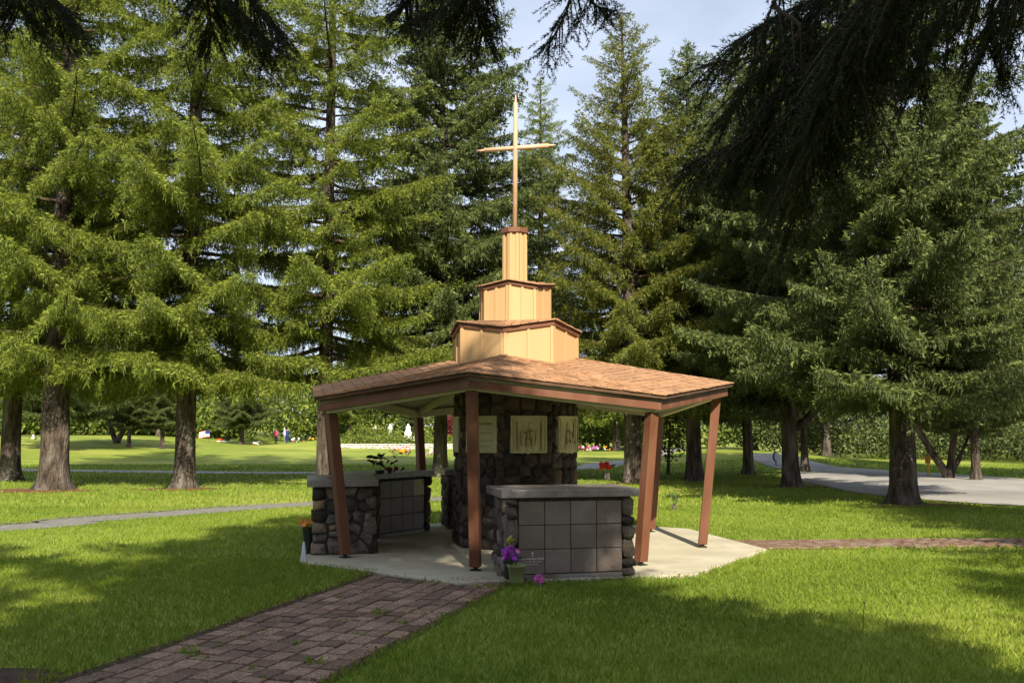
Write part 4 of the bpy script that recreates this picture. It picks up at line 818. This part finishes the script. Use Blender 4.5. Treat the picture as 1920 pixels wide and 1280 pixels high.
# orange flowers in a tall cone vase beside the stone end
vx, vy = gp(577, 1042, .0); v = tag(empty('flower_vase', (vx, vy, 0)), 'tall dark cone vase of orange and pink flowers by the stone wall end', 'vase')
MB().lathe([(.03, 0), (.045, .005), (.05, .14), (.085, .38), (.09, .385), (.08, .37), (.04, .2)], 12).build('vase', M['greenvase'], v, smooth=True)
blooms('bloom', v, [M['orange'], M['orange'], M['pinkp']], (0, 0, .39), .065, 22, .042, 13, (0, .08)); leaves(v, (0, 0, .37), 10, .05, .08, M['leaf'], 14)
vx, vy = gp(569, 1056, .0); v = tag(empty('cone_vase', (vx, vy, 0)), 'clear plastic cone vase standing empty at the edge of the slab', 'vase')
MB().lathe([(.052, 0), (.05, .01), (.03, .13), (.012, .27), (.008, .275)], 12).build('cone', M['plastic'], v, smooth=True)
# small vase with a dry twig plant in the lawn
vx, vy = gp(1264, 958); v = tag(empty('grave_vase', (vx, vy, 0)), 'small grey vase with a dry plant alone on the lawn', 'vase')
MB().lathe([(.05, 0), (.055, .12), (.06, .14), (.04, .13)], 10).build('vase', M['gcap'], v, smooth=True); leaves(v, (0, 0, .25), 20, .08, .10, M['leaf'], 15, .8)
for q in range(5): MB().tube([(0, 0, .1), (random.gauss(0, .06), random.gauss(0, .06), .36)], .003, 4).build('stem', M['twig'], v)
# tall seed stalk in the near lawn
sx_, sy_ = gp(1618, 1190); v = tag(empty('seed_stalk', (sx_, sy_, 0)), 'single pale seed stalk rising from the sunlit lawn', 'plant'); MB().tube([(0, 0, 0), (.01, 0, .15), (.02, 0, .26)], .003, 5).build('stem', M['litter'], v); MB().ball((.02, 0, .265), .011, 6).build('seed_head', M['litter'], v)

# ------------------------------------------------------------------ background: retaining wall, statues, hedge
wx0, wx1, wy = -15.6, -4.6, 79.0
wz = 0.0; rw = tag(empty('retaining_wall', (0, wy, 0)), 'low pale stone retaining wall in front of the statue garden', 'wall')
MB().box(((wx0 + wx1) / 2, .25, .25), (wx1 - wx0, .4, .62)).build('core', M['mortar'], rw)
stones(rw, (wx0, 0, .0), (1, 0, 0), (0, -1, 0), wx1 - wx0, .56, .19, (.22, .5), proud=.06, ms=STP)
def fol(name, label, cat, boxes, mt, seed, n, size, group=None):
    r = np.random.default_rng(seed); B = []
    for (cx, cy, cz, rx, ry, rz) in boxes:
        k = int(n / len(boxes)); d = nrmz(r.normal(size=(k, 3))) * (r.uniform(.45, 1.05, k))[:, None]; B.append(np.stack([cx + d[:, 0] * rx, cy + d[:, 1] * ry, np.maximum(.02, cz + d[:, 2] * rz)], 1))
    B = np.concatenate(B); k = len(B); V, T, A = kites(B, nrmz(r.normal(size=(k, 3)) + np.array([0, 0, .3])), r.uniform(.6, 1.3, k) * size, r.uniform(.25, .4, k) * size, r.random(k), r)
    e = empty(name, (0, 0, 0)); tag(e, label, cat, group); link('foliage', tri_mesh('foliage', V, T, M[mt], A), e)
    MB().tube([(boxes[0][0], boxes[0][1], float(terrain(boxes[0][0], boxes[0][1]))), (boxes[0][0] + .1, boxes[0][1], boxes[0][2])], [.08, .03], 6).build('stem', M['twig'], e); return e
fol('juniper_hedge', 'low clipped green hedge along the top of the retaining wall', 'hedge', [(x, 81.4, .75, 1.6, 1.3, .55) for x in np.arange(-14.4, -4.2, 1.5)], 'broad', 21, 6000, .16)
fol('shrub', 'round flowering shrub at the end of the retaining wall', 'shrub', [(-12.9, 83, 1.1, 1.9, 1.3, 1.25), (-11.4, 83.4, .9, 1.2, 1, .9)], 'broad', 22, 4500, .17)
fol('red_maple_bush', 'dark red leafed bush beside the statue garden', 'shrub', [(-5.4, 86, 1.9, 1.2, 1.0, 1.2)], 'redleaf', 23, 2500, .18)
fol('lilac_shrub', 'multi-stemmed dark shrub behind the right posts of the pavilion', 'shrub', [(6.0, 36, 1.9, 1.0, .9, 1.4), (5.4, 36.2, 2.6, .9, .8, 1.0)], 'blue', 24, 2600, .15)
def statue(px, py, H, pose, label):
    y = 84.0; p = at(px, py, y); zb = p.z; o = empty('statue', (p.x, y, zb)); tag(o, label, 'statue', 'white garden statues'); mb = MB()
    MB().box((0, 0, -.25), (.5 + .2 * (pose == 'seated'), .5, .5)).build('plinth', M['bleached'], o)
    s = H / 1.7; wv = 1.5 if pose == 'seated' else 1.0; ln = .35 if pose == 'bowed' else .04
    prof = [(.30, 0), (.29, .1), (.24, .5), (.20, .85), (.19, 1.05), (.235, 1.3), (.19, 1.44), (.07, 1.5)]
    if pose == 'seated': prof = [(.36, 0), (.36, .25), (.34, .5), (.26, .75), (.21, .95), (.24, 1.25), (.18, 1.4), (.07, 1.48)]
    b = len(mb.V); mb.lathe([(r * s, z * s) for r, z in prof], 12, sx=wv if pose == 'seated' else 1.05, sy=.75)
    mb.ball((0, -.02 * s, 1.60 * s), .115 * s, 10, 0, (1, 1.05, 1.25)); mb.lathe([(.13 * s, 0), (.15 * s, .08 * s), (.13 * s, .22 * s), (.05 * s, .27 * s)], 10, (0, .03 * s, 1.46 * s))
    for sg in (-1, 1): mb.tube([(sg * .21 * s, 0, 1.34 * s), (sg * .27 * s, -.05 * s, 1.08 * s), (sg * .12 * s, -.22 * s, 1.0 * s), (sg * .03 * s, -.26 * s, 1.12 * s)], [.075 * s, .065 * s, .055 * s, .04 * s], 7)
    mb.V = [(x + ln * max(0, z / s - .6) ** 1.5 * .55 * s, yy, z - (.10 * max(0, z / s - 1) * s if pose == 'bowed' else 0)) for x, yy, z in mb.V]
    mb.build('figure', M['bleached'], o, smooth=True)
    if pose == 'staff': MB().tube([(.30 * s, -.1, .2), (.31 * s, -.1, 1.9 * s)], .02, 6).build('staff', M['bleached'], o)
statue(702, 814, .80, 'bowed', 'small white statue bowing its head among the shrubs')
statue(731, 817, 1.05, 'staff', 'white standing statue with a staff above the hedge')
statue(765, 816.5, 1.05, 'seated', 'broad white seated statue above the hedge')
statue(780, 817.5, .85, 'plain', 'slim white statue next to the seated one')

# ------------------------------------------------------------------ people (far off on the lawn)
def person(px, py, dist, H, cloth_top, cloth_leg, hair, label, turn, pose):
    x, _ = at(px, py, dist).x, 0; z = float(terrain(x, dist)); o = empty('person', (x, dist, z), turn); tag(o, label, 'person', 'people visiting graves'); s = H / 1.75
    J = {'pelvis': (0, 0, .93), 'waist': (0, 0, 1.10), 'chest': (0, .01, 1.32), 'neck': (0, .0, 1.49), 'head': (0, -.02, 1.62), 'crown': (0, -.01, 1.73)}
    rad = {'pelvis': .155, 'waist': .145, 'chest': .17, 'neck': .06, 'head': .095, 'crown': .07}
    E_ = [('pelvis', 'waist'), ('waist', 'chest'), ('chest', 'neck'), ('neck', 'head'), ('head', 'crown')]
    for sg, nm in ((-1, 'l'), (1, 'r')):
        J[nm + 'sh'] = (sg * .19, 0, 1.42); rad[nm + 'sh'] = .075
        if pose == 'hands_front': J[nm + 'el'] = (sg * .25, -.05, 1.14); J[nm + 'wr'] = (sg * .10, -.24, 1.08); J[nm + 'ha'] = (sg * .05, -.28, 1.10)
        else: J[nm + 'el'] = (sg * .25, .02, 1.13); J[nm + 'wr'] = (sg * .26, -.06, .88); J[nm + 'ha'] = (sg * .26, -.08, .79)
        rad[nm + 'el'] = .052; rad[nm + 'wr'] = .036; rad[nm + 'ha'] = .042
        J[nm + 'hip'] = (sg * .10, 0, .86); J[nm + 'kn'] = (sg * .11, -.01, .48); J[nm + 'an'] = (sg * .11, .02, .08); J[nm + 'to'] = (sg * .13, -.15, .04)
        rad[nm + 'hip'] = .10; rad[nm + 'kn'] = .068; rad[nm + 'an'] = .05; rad[nm + 'to'] = .045
        E_ += [('chest', nm + 'sh'), (nm + 'sh', nm + 'el'), (nm + 'el', nm + 'wr'), (nm + 'wr', nm + 'ha'), ('pelvis', nm + 'hip'), (nm + 'hip', nm + 'kn'), (nm + 'kn', nm + 'an'), (nm + 'an', nm + 'to')]
    K = list(J); me = bpy.data.meshes.new('p'); me.from_pydata([tuple(c * s for c in J[k]) for k in K], [(K.index(a), K.index(b)) for a, b in E_], [])
    tmp = bpy.data.objects.new('tmp', me); col.objects.link(tmp); sk = tmp.modifiers.new('s', 'SKIN'); su = tmp.modifiers.new('u', 'SUBSURF'); su.levels = su.render_levels = 1
    for i, k in enumerate(K): me.skin_vertices[0].data[i].radius = (rad[k] * s, rad[k] * s); me.skin_vertices[0].data[i].use_root = (k == 'pelvis')
    dg = bpy.context.evaluated_depsgraph_get(); bm_ = bpy.data.meshes.new_from_object(tmp.evaluated_get(dg)); bpy.data.objects.remove(tmp)
    bm_.name = 'body'; bm_.materials.clear()
    for m in (cloth_top, cloth_leg, M['skin'], hair): bm_.materials.append(m)
    for f in bm_.polygons:
        c = f.center / s; hand = abs(c.x) > .0 and ((pose == 'hands_front' and c.y < -.2 and c.z > .9) or (pose != 'hands_front' and abs(c.x) > .2 and c.z < .93 and c.z > .6))
        f.material_index = 2 if (c.z > 1.47 and not (c.z > 1.64 or (c.y > .01 and c.z > 1.54))) or hand else (3 if c.z > 1.5 else (0 if c.z > .92 else 1)); f.use_smooth = True
    link('body', bm_, o)
person(517, 834, 96, 1.55, M['pink'], M['darkcloth'], M['hairgrey'], 'person in a bright pink top and dark trousers standing with arms down', R(150), 'down')
person(533, 836, 96, 1.74, M['bluecloth'], M['greycloth'], M['hairgrey'], 'person in a pale blue shirt and grey trousers with hands in front', R(-70), 'hands_front')
person(538, 834, 98.5, 1.66, M['navy'], M['navy'], M['hairbrown'], 'person in navy clothes standing behind the pale blue shirt', R(170), 'down')

# ------------------------------------------------------------------ grave markers, flag, signs
x, y = at(391, 833, 88).x, 88.0; zt = float(terrain(x, y)); fl = tag(empty('flag', (x, y, zt)), 'small american style flag on a stick in the far lawn', 'flag')
MB().tube([(0, 0, 0), (.12, 0, 1.15)], .015, 6).build('stick', M['twig'], fl); mb = MB(); nxf, nyf = 12, 13
Vf = [(.10 - i / nxf * 1.0, .10 * math.sin(i * .9), .50 + j / nyf * .62 - .15 * (i / nxf) ** 2) for j in range(nyf + 1) for i in range(nxf + 1)]; Ff = []; Mi = []
for j in range(nyf):
    for i in range(nxf): Ff.append((j * (nxf + 1) + i, j * (nxf + 1) + i + 1, (j + 1) * (nxf + 1) + i + 1, (j + 1) * (nxf + 1) + i)); Mi.append(1 if (i < 5 and j > 5) else (0 if j % 2 == 0 else 2))
link('cloth', mesh('cloth', Vf, Ff, [M['flagred'], M['flagblue'], M['signwhite']], mi=Mi), fl)
gx = at(420, 831, 92).x; ps = tag(empty('planter_stand', (gx, 92, float(terrain(gx, 92)))), 'dark wrought hanger stand with red planter on a white slab', 'planter stand')
MB().box((0, 0, .06), (1.3, .5, .1)).build('slab', M['bleached'], ps); MB().box((.3, 0, .24), (.5, .3, .28)).build('planter', M['darkmetal'], ps); MB().box((-.35, 0, .22), (.32, .3, .24)).build('planter', M['red'], ps)
for s in (-1, 1): MB().tube([(.2 + s * .28, 0, .1), (.2 + s * .3, 0, 1.2), (.2 + s * .12, 0, 1.75), (.2, 0, 1.85)], .03, 6).build('hanger', M['darkmetal'], ps)
def posy(px, py, d, label, mats_, seed, sz=.12, n=9, dx=.35):
    p = at(px, py, d); zt = float(terrain(p.x, d)); o = tag(empty('grave_flowers', (p.x, d, zt)), label, 'flowers', 'flowers on graves'); leaves(o, (0, 0, .1), 8, .15, .25, M['leaf'], seed); blooms('bloom', o, mats_, (0, 0, .12), dx, n, sz, seed + 1, (0, .25)); return o
posy(482, 838, 84, 'white and red flowers on the far lawn nearest the pink-topped person', [M['whitep'], M['whitep'], M['red']], 61)
posy(558, 839, 84, 'white flowers with a red bow in front of the navy-clad person', [M['whitep'], M['red']], 63, n=7)
posy(583, 840, 84, 'small orange flowers on the far lawn near the retaining wall', [M['orange']], 65, n=4, dx=.15)
posy(553, 822, 100, 'white and red wreath figure standing behind the visitors', [M['whitep'], M['red']], 67, n=8, dx=.12)
posy(754, 852, 66, 'bright orange flowers on the lawn before the retaining wall', [M['orange']], 69, sz=.16, n=9, dx=.18)
posy(763, 854, 64, 'dark little grave bouquet beside the orange flowers', [M['maroon']], 71, n=5, dx=.15)
posy(757, 843, 74, 'pink flowers at the foot of the retaining wall', [M['pinkp'], M['red']], 73, n=9, dx=.5)
posy(808, 856, 62, 'white and pink flowers right of the rear pavilion post', [M['whitep'], M['pinkp']], 75, n=9, dx=.35)
posy(740, 855, 64, 'tiny dark plant on the shaded lawn before the wall', [M['maroon']], 77, n=3, dx=.1)
posy(1094, 836, 74, 'white and pink flowers just right of the stone pillar', [M['whitep'], M['pinkp'], M['red']], 79, n=12, dx=.5)
posy(1113, 838, 74, 'white flower bunch on the far lawn by the light green tree', [M['whitep'], M['pinkp']], 81, n=9, dx=.35)
posy(1139, 842, 74, 'little orange flower pot on the far lawn edge', [M['orange']], 83, n=4, dx=.12)
posy(62, 823, 68, 'pale flowers beside the mottled trunk far on the lawn', [M['whitep']], 85, n=4, dx=.2)
sx_, sy_ = gp(1741, 891); sg = tag(empty('marker_sign', (sx_, sy_, float(terrain(sx_, sy_)))), 'orange plate on a short yellow post beyond the road', 'sign')
MB().box((0, 0, .36), (.07, .07, .75)).build('post', M['yellowsign'], sg); MB().box((-.03, -.05, .60), (.20, .02, .28)).build('plate', M['orangesign'], sg)
pp = at(1456, 880, 42.0); sg = tag(empty('oval_sign', (pp.x, 42, float(terrain(pp.x, 42)))), 'white oval sign with blue rim beside the slim spruce by the road', 'sign')
MB().tube([(0, .06, 0), (0, .06, .45)], .03, 8).build('post', M['greycloth'], sg)
for nm_, mm, rx_, rz_, dx_, th in (('rim', 'signblue', .13, .22, -.03, .02), ('plate', 'signwhite', .105, .20, .02, .03)):
    MB().lathe([(1, -th), (1, th)], 20).build(nm_, M[mm], sg).matrix_local = Matrix.Translation((dx_, -.02 if nm_ == 'plate' else 0, .42)) @ Matrix.Rotation(R(90), 4, 'X') @ Matrix.Diagonal((rx_, rz_, 1, 1))
print('TRIS', {k: v[3] for k, v in KIND.items()}, 'needles', nt_, 'grass', gn)
